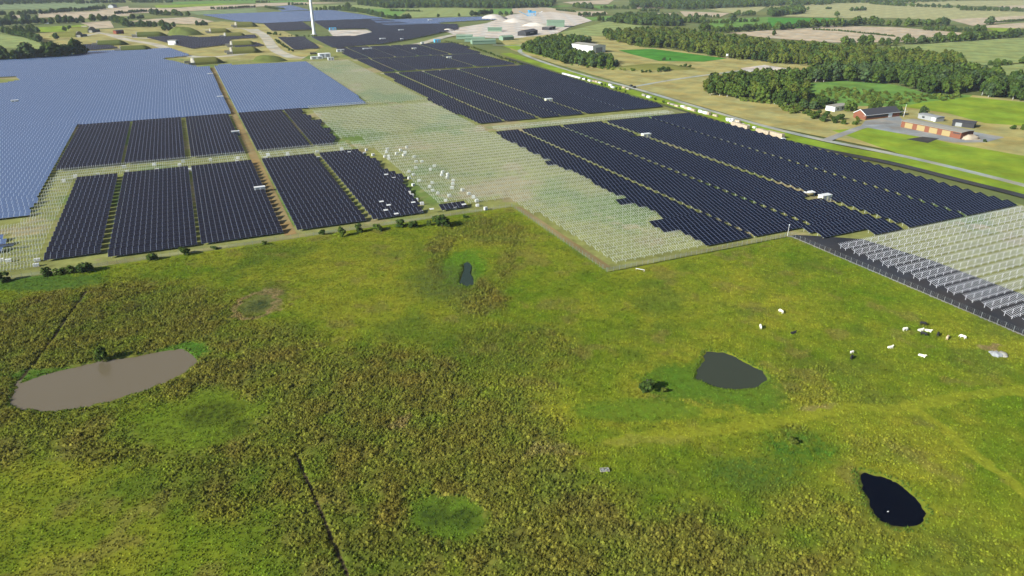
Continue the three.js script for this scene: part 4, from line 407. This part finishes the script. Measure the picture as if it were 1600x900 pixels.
heap('sand_heap', 'tall pale sand heap at the back of the yard', 'sand heap', -39.8,-1628.4, 30, 9, 20, M.sand, 2); heap('sand_heap', 'broad low sand heap near the blue plant', 'sand heap', 8.1,-1546.3, 34, 6, 20, M.sand, 5); heap('sand_heap', 'sand heap beside the dark hall', 'sand heap', 47.9,-1437.1, 26, 6, 16, M.sand, 7); heap('sand_heap', 'small sand heap by the dark panel corner', 'sand heap', -115.5,-1312.9, 12, 4, 9, M.sand, 9);
{ const g = thing('gravel_plant', 'bright blue gravel sorting plant in the sand yard', 'machine', 45.6,-1743.9, .3); const m = new MB(); for (const x of [-9, -3, 3, 9]) for (const z of [-4, 4]) m.box(x, 4, z, .8, 8, .8); part('support_leg', m.geo(), MT.blue, g); part('hopper', new THREE.CylinderGeometry(6, 2.6, 6, 4).rotateY(.785).translate(-4, 10, 0), MT.blue, g); part('screen_deck', new MB().box(5, 9, 0, 12, 3, 7).geo(), MT.blue, g); part('conveyor', new MB().box(-18, 5.5, 0, 2.4, 1, 26, .42, 1.571).geo(), MT.blue, g); part('conveyor', new MB().box(18, 5, -2, 2.2, 1, 24, -.4, 1.571).geo(), MT.wrap, g); }
{ const g = thing('wind_turbine', 'white wind turbine tower standing behind the solar fields', 'wind turbine', -337.4,-1238.9, 0, null, -0.3); part('tower', new THREE.CylinderGeometry(1.6, 2.7, 98, 28).translate(0, 49, 0), MT.white, g); part('foundation', new THREE.CylinderGeometry(5, 6, .8, 24).translate(0, .3, 0), MT.conc, g); const n = part('nacelle', new MB().box(0, 99.6, 1, 3.6, 3.8, 10).geo(), MT.white, g); const hub = part('rotor_hub', new THREE.SphereGeometry(1.9, 16, 12).translate(0, 99.6, 6.8), MT.white, g); for (let i = 0; i < 3; i++) { const b = part('blade', new THREE.CylinderGeometry(.25, 1.5, 44, 8).scale(1, 1, .22).translate(0, 23, 0), MT.white, g); b.position.set(0, 99.6, 6.8); b.rotation.z = .35 + i * 2.0944; } }
// ---------- things on the site ----------
function cabin(words, x, z, turn, L, w, h, mat, roof, group, name = 'transformer_cabin', cat = 'cabin') { const g = thing(name, words, cat, x, z, turn, group, -.1); part('body', new MB().box(0, h / 2 + .15, 0, L, h, w).geo(), mat, g); part('roof', new MB().box(0, h + .24, 0, L + .3, .18, w + .3).geo(), roof, g); part('plinth', new MB().box(0, .05, 0, L + .1, .25, w + .1).geo(), MT.conc, g); for (const k of [-.25, .25]) part('door', new MB().box(k * L, h * .5 + .15, w / 2 + .02, L * .3, h * .8, .06).geo(), MT.grey, g); part('vent', new MB().box(L / 2 + .02, h * .6, 0, .06, h * .4, w * .5).geo(), MT.grey, g); return g; }
const cabMat = std(lin(.72, .68, .42), .8); for (const [x, z, words] of [[...st(266.2, 222), 'pale yellow transformer cabin near the field corner with bare racks'], [...st(266.2, 369), 'pale transformer cabin midway along the roadside field aisle'], [...st(270, 514), 'pale transformer cabin in the farther dark field'], [...st(298, 832), 'pale transformer cabin in the small far block'], [...st(290, 950), 'pale transformer cabin in the farthest block of the corner']]) cabin(words, x, z, TURN, 6, 2.8, 2.9, cabMat, MT.wrap);
for (const [t, words] of [[353, 'white inverter box on the brown track between the lower dark blocks'], [495, 'white inverter box on the brown track between the upper dark blocks'], [647, 'white inverter box on the brown track amid blue panels'], [801, 'white inverter box at the far end of the brown track']]) { const [x, z] = st(23.4, t - 3.0); cabin(words, x, z, TURN, 5, 2, 2.4, MT.wrap, MT.wrap, null, 'inverter_box', 'inverter'); }
{ const [x, z] = st(-131, 690); cabin('white inverter box inside the blue field', x, z, TURN, 5, 2, 3, MT.wrap, MT.wrap, null, 'inverter_box', 'inverter'); }
{ const g = thing('crumpled_foil', 'crumpled white sheet lying on the panels by the yellow cabin', 'sheet', ...st(264.6, 230), TURN, null, 0); const p = new THREE.PlaneGeometry(6, 3.2, 14, 8).rotateX(-1.571), q = p.attributes.position; for (let i = 0; i < q.count; i++) q.setY(i, 2.35 + .9 * (fbm(q.getX(i) * .9 + 4, q.getZ(i) * .9, 3) - .5)); p.computeVertexNormals(); part('sheet', p, MT.wrap.clone(), g).material.side = THREE.DoubleSide; part('weight', new MB().box(1, 2.3, .4, .6, .25, .4).geo(), MT.wood, g); }
function pallet(x, z, turn, label, group, hh = 1.25, w = 1.5) { const g = thing('module_pallet', label, 'pallet', x, z, turn, group, -.08); part('wrapped_stack', new MB().box(0, .16 + hh / 2, 0, w, hh, 1.15).geo(), MT.wrap, g); part('pallet_base', new MB().box(0, .07, 0, w + .1, .14, 1.2).geo(), MT.wood, g); part('strap', new MB().box(-.35, .16 + hh / 2, 0, .05, hh + .02, 1.17).box(.35, .16 + hh / 2, 0, .05, hh + .02, 1.17).geo(), MT.grey, g); }
seed = 5;
for (const [x, z] of [[-88.6,-411.9],[-88.3,-404.3],[-82.3,-400.1],[-84.5,-392],[-76.4,-415.4],[-75.7,-407.3],[-74.5,-395.7],[-72.6,-396.6],[-71.4,-391],[-65.2,-420.1],[-67.8,-411.9],[-69,-403.4],[-64.2,-405.9],[-63.9,-399.5],[-57.4,-395.7],[-54.8,-384.1],[-51.4,-384.7],[-43.4,-374.7],[-53.3,-370.8],[-44.8,-367],[-56,-363.1],[-52.8,-357],[-54.1,-350.1],[-37.6,-362.6],[-37.6,-356.3],[-34.3,-357],[-34.1,-351.2],[-48.4,-345.6],[-30.7,-346.1],[-41.2,-341.7],[-50.3,-337.6],[-41.7,-334.8],[-30.3,-339.3],[-30.1,-332.3],[-53.7,-329.6],[-39.5,-328.2],[-24.7,-329],[-50.4,-323.9],[-48.4,-319.4],[-36.4,-323.7],[-21.1,-322.9],[-45.6,-313],[-30.4,-319.4],[-18.6,-317.4],[-31.6,-311.8],[-42.2,-306.9],[-16.7,-311.2],[-16.1,-304.5],[-27.8,-306.6],[-26.3,-300.4],[-41.2,-294.9],[-12.1,-299.3]]) pallet(x, z, TURN + rr(-.3, .3), 'white wrapped pallet scattered among the bare racks', 'pallets among the bare racks', rr(1, 1.35), rr(1.3, 1.7));
for (const [x, z] of [[-231.4,-352.9],[-232.6,-344.6],[-221.3,-356.4],[-217.8,-349.2],[-215.5,-372.3],[-208.7,-362.4],[-206.1,-356.4],[-201.2,-377.2],[-194.2,-366],[-190.8,-361.3],[-188.1,-384.2],[-186.3,-376],[-180.2,-369.7],[-176.2,-366],[-173.8,-387.8],[-167.4,-375.3],[-159.5,-391.9],[-156.6,-383]]) pallet(x, z, TURN + rr(-.2, .2), 'white wrapped pallet in the strip between dark blocks', 'pallets in the strip', rr(1.1, 1.6), rr(1.6, 2.1));
for (const [x, z] of [[-144.4,-399.4],[-143.7,-393.1],[-134.1,-403.7],[-131.8,-397.3],[-136.6,-387],[-123.5,-393.1],[-117.5,-408.1],[-113.1,-393.1],[-112.1,-398.6],[-104,-413.5],[-102.1,-408.1],[-97.2,-403.7]]) pallet(x, z, TURN + rr(-.2, .2), 'white wrapped pallet in the strip past the brown track', 'pallets past the track', rr(1.1, 1.6), rr(1.6, 2.1));
for (const [x, z] of [[-193.3,-238.5],[-190,-237.9],[-179.5,-238.5],[-176.9,-233.6]]) pallet(x, z, TURN, 'white wrapped pallet on the grass at the fence end', 'pallets at the fence end', 1, 2);
for (const [x, z] of [[-66.8,-354],[-61.8,-348.3],[-61.2,-307.3],[-57,-302.1],[-57.1,-294.9],[-51.6,-290],[-46.2,-306.5],[-36.3,-294.9],[-22.2,-301.5]]) { const [s, t] = toST(x, z), k = ((t - 283.4) % PITCH + PITCH) % PITCH, d = Math.min(k, 3.8); const g = thing('cover_board', 'white packing board lying on the dark stepped block', 'board', x, z, TURN, 'boards on the dark panels', .8 + d * Math.tan(TILT) + .12); part('board', new MB().box(0, .03, 0, 2, .08, 1.05, TILT).geo(), MT.wrap, g); part('corner_strip', new MB().box(0, .09, 0, 2.02, .02, .08, TILT).geo(), MT.grey, g); }
for (const [x, z] of [[-200,-249.6],[-198.5,-250.3],[-197.1,-250.9]]) { const g = thing('dark_module_stack', 'dark stack of modules set down on bare racks', 'module stack', x, z, TURN, 'module stacks on the racks', 1.5); part('modules', new MB().box(0, .4, 0, 1.7, .7, 1.1).geo(), darkMat, g); part('edge', new MB().box(0, .8, 0, 1.72, .05, 1.12).geo(), MT.dark, g); }
// roadside stacks
function stack(x, z, L, w, h, mat, label, group, turn = TURN + 1.571) { const g = thing('material_stack', label, 'stack', x, z, turn, group, -.12); const n = Math.max(1, Math.round(L / 2.3)); for (let i = 0; i < n; i++) part('crate', new MB().box((i - (n - 1) / 2) * 2.35, .15 + h / 2, 0, 2.2, h * rr(.85, 1.05), w).geo(), mat, g); part('skid', new MB().box(0, .06, 0, L, .16, w * .9).geo(), MT.wood, g); }
for (const [x, z] of [[72.6,-708.9],[76.7,-698.1],[80.5,-696.5],[83,-691.2],[85.6,-686],[93.4,-668.9],[94,-656.3],[104.5,-656.3],[106.8,-646.9],[115.3,-611.8],[117.9,-602.7],[129.1,-573.6],[131.2,-568.1],[132.9,-561]]) stack(x, z, rr(2, 6), rr(1.5, 2.4), rr(.9, 2), pick([MT.beige, MT.wrap, MT.conc]), 'pale stack of building material beside the farther roadside rows', 'stacks along the farther rows');
for (const [x, z] of [[137.2,-557.4],[138.2,-550.5],[139.9,-547.1],[141.6,-542],[145.8,-535.4],[148.1,-529.9],[149.8,-526.8],[153.1,-521.1],[159,-506],[160.7,-501.6],[162.9,-497.3]]) stack(x, z, rr(2, 6), rr(1.5, 2.4), rr(1, 2), pick([MT.wrap, MT.wrap, MT.beige]), 'white stack of packed material beside the dark road', 'white stacks by the dark road');
for (const [x, z] of [[157.5,-502.8],[158.6,-498.5],[161.7,-494.2],[163.7,-488.7],[166,-483.2],[168.7,-477.9]]) stack(x, z, 2.3, 1.5, 1.1, MT.wrap, 'single white packet in the line beside the dark road', 'white packets by the dark road');
stack(159.3,-480.2, 15, 2.4, 2.8, MT.beige, 'beige crate stack, the middle-sized one by the road'); stack(168.6,-459.7, 11, 2.6, 2.9, MT.beige, 'short beige crate stack joined to a longer one'); stack(174.1,-451.9, 14, 2.6, 2.8, MT.beige, 'long beige crate stack at the road end of the stacks'); stack(175.5,-440.7, 3, 2, 1.4, MT.wrap, 'white packet stack just past the longest beige crates'); stack(61.6,-733.3, 36, 2, 1.2, MT.wrap, 'very long low white stack by the hedge');
// compound beside the far racks
for (const [P, L, w, h, mat, words] of [[[[-235,-897.8]], 14, 9, 5, 'white', 'white flat roofed site office at the compound'], [[[-241.2,-884.2]], 14, 5, 2.8, 'wrap', 'low white container row of the compound'], [[[-220.6,-871.1]], 7, 3, 3.2, 'wrap', 'white van-sized container at the compound edge'], [[[-230,-963.9]], 10, 3, 3, 'wrap', 'white container beside the far access road'], [[[-197,-979.8]], 12, 3, 3, 'wrap', 'long white container by the corner block'], [[[-171.7,-1128.4]], 4, 3, 2.6, 'wrap', 'small white container near the blue one'], [[[-132.5,-1067.9]], 4, 3, 3, 'wrap', 'single white container on the access road verge'], [[[-113.7,-1097.4]], 9, 5, 4, 'blue', 'bright blue container where the access roads meet'], [[[-326.8,-1327.3]], 12, 6, 4, 'blue', 'blue container group on the turbine sand pad'], [[[-197.7,-1298.8]], 9, 4, 3, 'wrap', 'white inverter container amid far dark panels'], [[[-175.3,-1566]], 9, 4, 3, 'wrap', 'white inverter container in the far blue strip'], [[[-201.6,-1128.4]], 9, 4, 3, 'wrap', 'white inverter container above the access road']]) cabin(words, P[0][0], P[0][1], TURN, L, w, h, MT[mat], MT[mat], null, 'site_container', 'container');
{ const g = thing('dark_van', 'dark van parked at the compound', 'van', -258.9,-933.4, TURN); part('body', new MB().box(0, 1.5, 0, 7, 1.8, 2.4).geo(), MT.dark, g); part('cab', new MB().box(4.1, 1.2, 0, 1.6, 1.3, 2.3).geo(), MT.dark, g); part('windscreen', new MB().box(4.2, 1.95, 0, .9, .6, 2, 0).geo(), MT.glass, g); for (const x of [-2.2, 3.6]) for (const z of [-1.1, 1.1]) part('wheel', new THREE.CylinderGeometry(.45, .45, .35, 14).rotateX(1.571).translate(x, .45, z), MT.dark, g); }
{ const g = thing('hunting_stand', 'small white raised hide at the corner of the bright green field', 'raised hide', 267.6,-890.9, .4); part('cabin', new MB().box(0, 4, 0, 2.2, 2.2, 2.2).geo(), MT.white, g); for (const x of [-.9, .9]) for (const z of [-.9, .9]) part('leg', new MB().box(x, 1.5, z, .2, 3.2, .2).geo(), MT.wood, g); }
for (const [P, words] of [[[[112.4,-665]], 'dark car turning at the road fork'], [[[114.2,-657.2]], 'second small dark car right behind at the road fork']]) { const g = thing('small_car', words, 'car', P[0][0], P[0][1], .9); part('body', new MB().box(0, .7, 0, 4.2, .75, 1.75).geo(), MT.dark, g); part('cabin', new MB().box(-.2, 1.3, 0, 2.2, .6, 1.5).geo(), MT.glass, g); for (const x of [-1.3, 1.3]) for (const z of [-.8, .8]) part('wheel', new THREE.CylinderGeometry(.33, .33, .22, 12).rotateX(1.571).translate(x, .3, z), MT.dark, g); }
// fences: posts and wires
const galv = std(lin(.30, .31, .29), .55, { metalness: .3 }), greenWire = std(lin(.20, .30, .22), .7);
function fence(words, a, b, postMat, wireMat, gap) { const p = st(...a), q = st(...b), L = Math.hypot(q[0] - p[0], q[1] - p[1]), turn = -Math.atan2(q[1] - p[1], q[0] - p[0]), g = thing('wire_fence', words, 'fence', p[0], p[1], turn, null, -.1), n = Math.round(L / gap), post = new MB().box(0, 1.0, 0, .07, 2.0, .07).geo(); for (let i = 0; i <= n; i++) part('post', post, postMat, g).position.x = i * L / n; const m = new MB(); for (let k = 0; k < 6; k++) m.box(L / 2, .2 + k * .36, 0, L, .009, .009); for (let x = 0; x < L; x += .6) m.box(x, 1.1, 0, .007, 1.9, .007); const w = part('wire_mesh', m.geo(), wireMat, g); w.userData.kind = 'stuff'; }
fence('grey wire fence behind the meadow shrubs along the dark blocks', [-84, 276], [126.8, 276], galv, galv, 3); fence('greenish wire fence running down to the rack corner', [126.9, 275.6], [126.9, 193.2], greenWire, greenWire, 2.5); fence('wire fence below the bare racks and the stepped dark block', [127.2, 192.8], [215, 192.8], galv, galv, 2.5); fence('grey wire fence between grazing cattle and dark gravel', [215.4, 192.4], [215.4, 60], galv, galv, 2.5);
sheet('fence_strip', [[214.4, 30], [216.2, 30], [216.2, 193], [214.4, 193]], M.yard, -.055, true);
{ const g = thing('lamp_mast', 'slim pale mast at the gravel corner of the fence', 'mast', ...st(214.8, 193.6), 0); part('mast', new THREE.CylinderGeometry(.06, .09, 5, 8).translate(0, 2.4, 0), MT.white, g); part('camera_box', new MB().box(0, 4.9, .15, .25, .25, .5).geo(), MT.white, g); }
{ const g = thing('cattle_gate', 'pale pole barrier lying by the fence corner', 'barrier', 46.8,-228.8, -.5); part('pole', new THREE.CylinderGeometry(.1, .1, 3.4, 8).rotateZ(1.571).translate(0, .9, 0), MT.white, g); for (const x of [-1.5, 1.5]) part('post', new MB().box(x, .5, 0, .14, 1.1, .14).geo(), MT.wood, g); }
// ---------- cattle ----------
function cowGeo(lying) { const R = 44, S = 1.5, mc = new MarchingCubes(R, new THREE.MeshBasicMaterial(), false, false, 60000); const y0 = lying ? -.55 : 0; const caps = lying ? [[-.7, .45, 0, .7, .48, 0, .36, .4], [.7, .6, 0, 1.05, .95, .05, .2, .16], [1.05, 1.0, .05, 1.36, .86, .08, .15, .09], [-.5, .16, .1, -.1, .12, .55, .14, .08], [.5, .16, .1, .9, .1, .4, .12, .07], [-.6, .16, -.1, -.2, .12, -.45, .14, .08], [.98, 1.06, -.16, 1.0, 1.08, -.3, .04, .03], [.98, 1.06, .2, 1.0, 1.08, .36, .04, .03], [-1.02, .5, 0, -1.2, .2, .1, .03, .03]]
    : [[-.7, 1.02, 0, .6, 1.0, 0, .35, .38], [.62, 1.1, 0, 1.05, .78, 0, .24, .17], [1.05, .78, 0, 1.28, .32, 0, .15, .09], [-.72, .85, .2, -.78, .5, .2, .15, .085], [-.78, .5, .2, -.74, .04, .2, .085, .06], [-.72, .85, -.2, -.62, .5, -.2, .15, .085], [-.62, .5, -.2, -.66, .04, -.2, .085, .06], [.52, .8, .2, .54, .42, .2, .13, .075], [.54, .42, .2, .5, .04, .2, .075, .06], [.52, .8, -.2, .62, .42, -.2, .13, .075], [.62, .42, -.2, .64, .04, -.2, .075, .06], [1.0, .9, -.14, .97, .94, -.3, .045, .03], [1.0, .9, .14, .97, .94, .3, .045, .03], [-1.04, 1.15, 0, -1.16, .5, 0, .03, .04]];
  for (let k = 0; k < R; k++) for (let j = 0; j < R; j++) for (let i = 0; i < R; i++) { const x = (i - R / 2) / (R / 2) * S, y = (j - R / 2) / (R / 2) * S + .75, z = (k - R / 2) / (R / 2) * S; let d = 9; for (const [ax, ay, az, bx, by, bz, ra, rb] of caps) { const dx = bx - ax, dy = by - ay, dz = bz - az, t = clamp(((x - ax) * dx + (y - ay) * dy + (z - az) * dz) / (dx * dx + dy * dy + dz * dz)), q = Math.hypot(x - ax - t * dx, (y - ay - t * dy) * .93, z - az - t * dz) - (ra + (rb - ra) * t), h = clamp(.5 + .5 * (d - q) / .09); d = d + (q - d) * h - .09 * h * (1 - h); } mc.field[i + j * R + k * R * R] = -d; }
  mc.isolation = 0; mc.update(); const n = mc.count, g = new THREE.BufferGeometry(), p = mc.positionArray.slice(0, n * 3), nn = mc.normalArray.slice(0, n * 3); for (let i = 0; i < n; i++) { p[i * 3] *= S; p[i * 3 + 1] = p[i * 3 + 1] * S + .75; p[i * 3 + 2] *= S; } g.setAttribute('position', new THREE.BufferAttribute(p, 3)); g.setAttribute('normal', new THREE.BufferAttribute(nn, 3)); return g; }
const cows = [cowGeo(false), cowGeo(true)], coat = { cream: std(lin(.80, .74, .58), .9), black: std(lin(.012, .011, .011), .8), tan: std(lin(.60, .44, .26), .9) };
for (const [x, z, turn, lie, c, words] of [
  [86.4,-195.5, 2.0, 0, 'cream', 'big cream cow grazing alone below the dark panel corner'], [76.4,-185.1, 1.4, 0, 'cream', 'cream cow seen end-on above the grey pond'], [85.2,-181.8, .3, 1, 'black', 'black cow lying alone above the grey pond'], [97.7,-170, .4, 0, 'cream', 'cream calf standing just behind a black cow'], [96.1,-166.8, .9, 0, 'black', 'black cow standing next to a cream calf'], [110.2,-173, .3, 1, 'cream', 'cream cow lying apart between calf and herd'], [116.8,-168.2, -.6, 1, 'cream', 'cream cow lying lowest below the herd'], [120,-183.5, .3, 0, 'cream', 'cream cow with lowered head at the herd edge'], [127.5,-187.2, -.4, 0, 'black', 'black cow at the fence side of the herd'], [124.7,-183.5, .2, 1, 'cream', 'cream cow lying in the herd between two black ones'], [126.8,-183.1, -.5, 1, 'cream', 'cream cow stretched out beside another in the herd'], [124.1,-180.6, -.7, 0, 'black', 'black cow below the two resting cream cows'], [128.2,-180.3, .9, 0, 'black', 'black cow standing between herd and tan cow'], [129.9,-178.3, .8, 0, 'tan', 'tan cow walking behind the black cow'], [134.7,-178.7, 2.2, 0, 'cream', 'cream cow next to the stone water place']]) {
  const m = part(numbered('cow'), cows[lie], coat[c], scene); m.position.set(x, -.02, z); m.rotation.y = turn; const k = words.includes('calf standing') ? .64 : .88; m.scale.setScalar(k); tag(m, words, 'cow'); }
for (const [x, z, r, words] of [[138.6,-169, 1.5, 'grey boulder lying at the stone water place'], [140.5,-169.3, 1.3, 'pale round boulder, topmost of the water place stones'], [140.5,-168.2, .9, 'small flat stone beside the pale boulder'], [137.9,-170.4, .6, 'little stone at the end of the bare earth strip']]) { const s = new THREE.IcosahedronGeometry(r, 3), p = s.attributes.position; for (let i = 0; i < p.count; i++) { const n = .75 + .5 * noise(p.getX(i) * 1.3 + x, p.getZ(i) * 1.3 + p.getY(i)); p.setXYZ(i, p.getX(i) * n, p.getY(i) * n * .6, p.getZ(i) * n); } s.computeVertexNormals(); const m = part(numbered('boulder'), s, words.includes('pale') ? MT.conc : MT.grey, scene); m.position.set(x, .15, z); tag(m, words, 'boulder'); }
{ const g = thing('stone_trough', 'rectangular white rimmed trough with rubble in the grass', 'trough', 20.4,-119.4, .12); g.scale.set(.8, .6, .8); const w = MT.grey; part('rim', new MB().box(0, .25, .65, 2.5, .45, .14).box(0, .25, -.65, 2.5, .45, .14).geo(), MT.conc, g); part('rim', new MB().box(-1.2, .25, 0, .14, .45, 1.2).box(1.2, .25, 0, .14, .45, 1.2).geo(), MT.conc, g); part('rubble', new MB().box(-.5, .25, 0, .7, .3, .8, .1, .3).box(.35, .22, .1, .5, .25, .6, 0, .8).box(.85, .24, -.2, .3, .3, .3, .3, .3).geo(), MT.grey, g); part('floor', new MB().box(0, .05, 0, 2.3, .1, 1.2).geo(), MT.dark, g); }
{ const m = part('water_bird', new THREE.SphereGeometry(.11, 10, 8).scale(1.5, .8, .9), MT.white, scene); m.position.set(76.7,-107); m.position.z = m.position.y; m.position.y = -.22; tag(m, 'small white bird floating on the black pond', 'bird'); const h = part('head', new THREE.SphereGeometry(.055, 8, 6).translate(.15, .12, 0), MT.white, m); }

renderer.render(scene, camera);
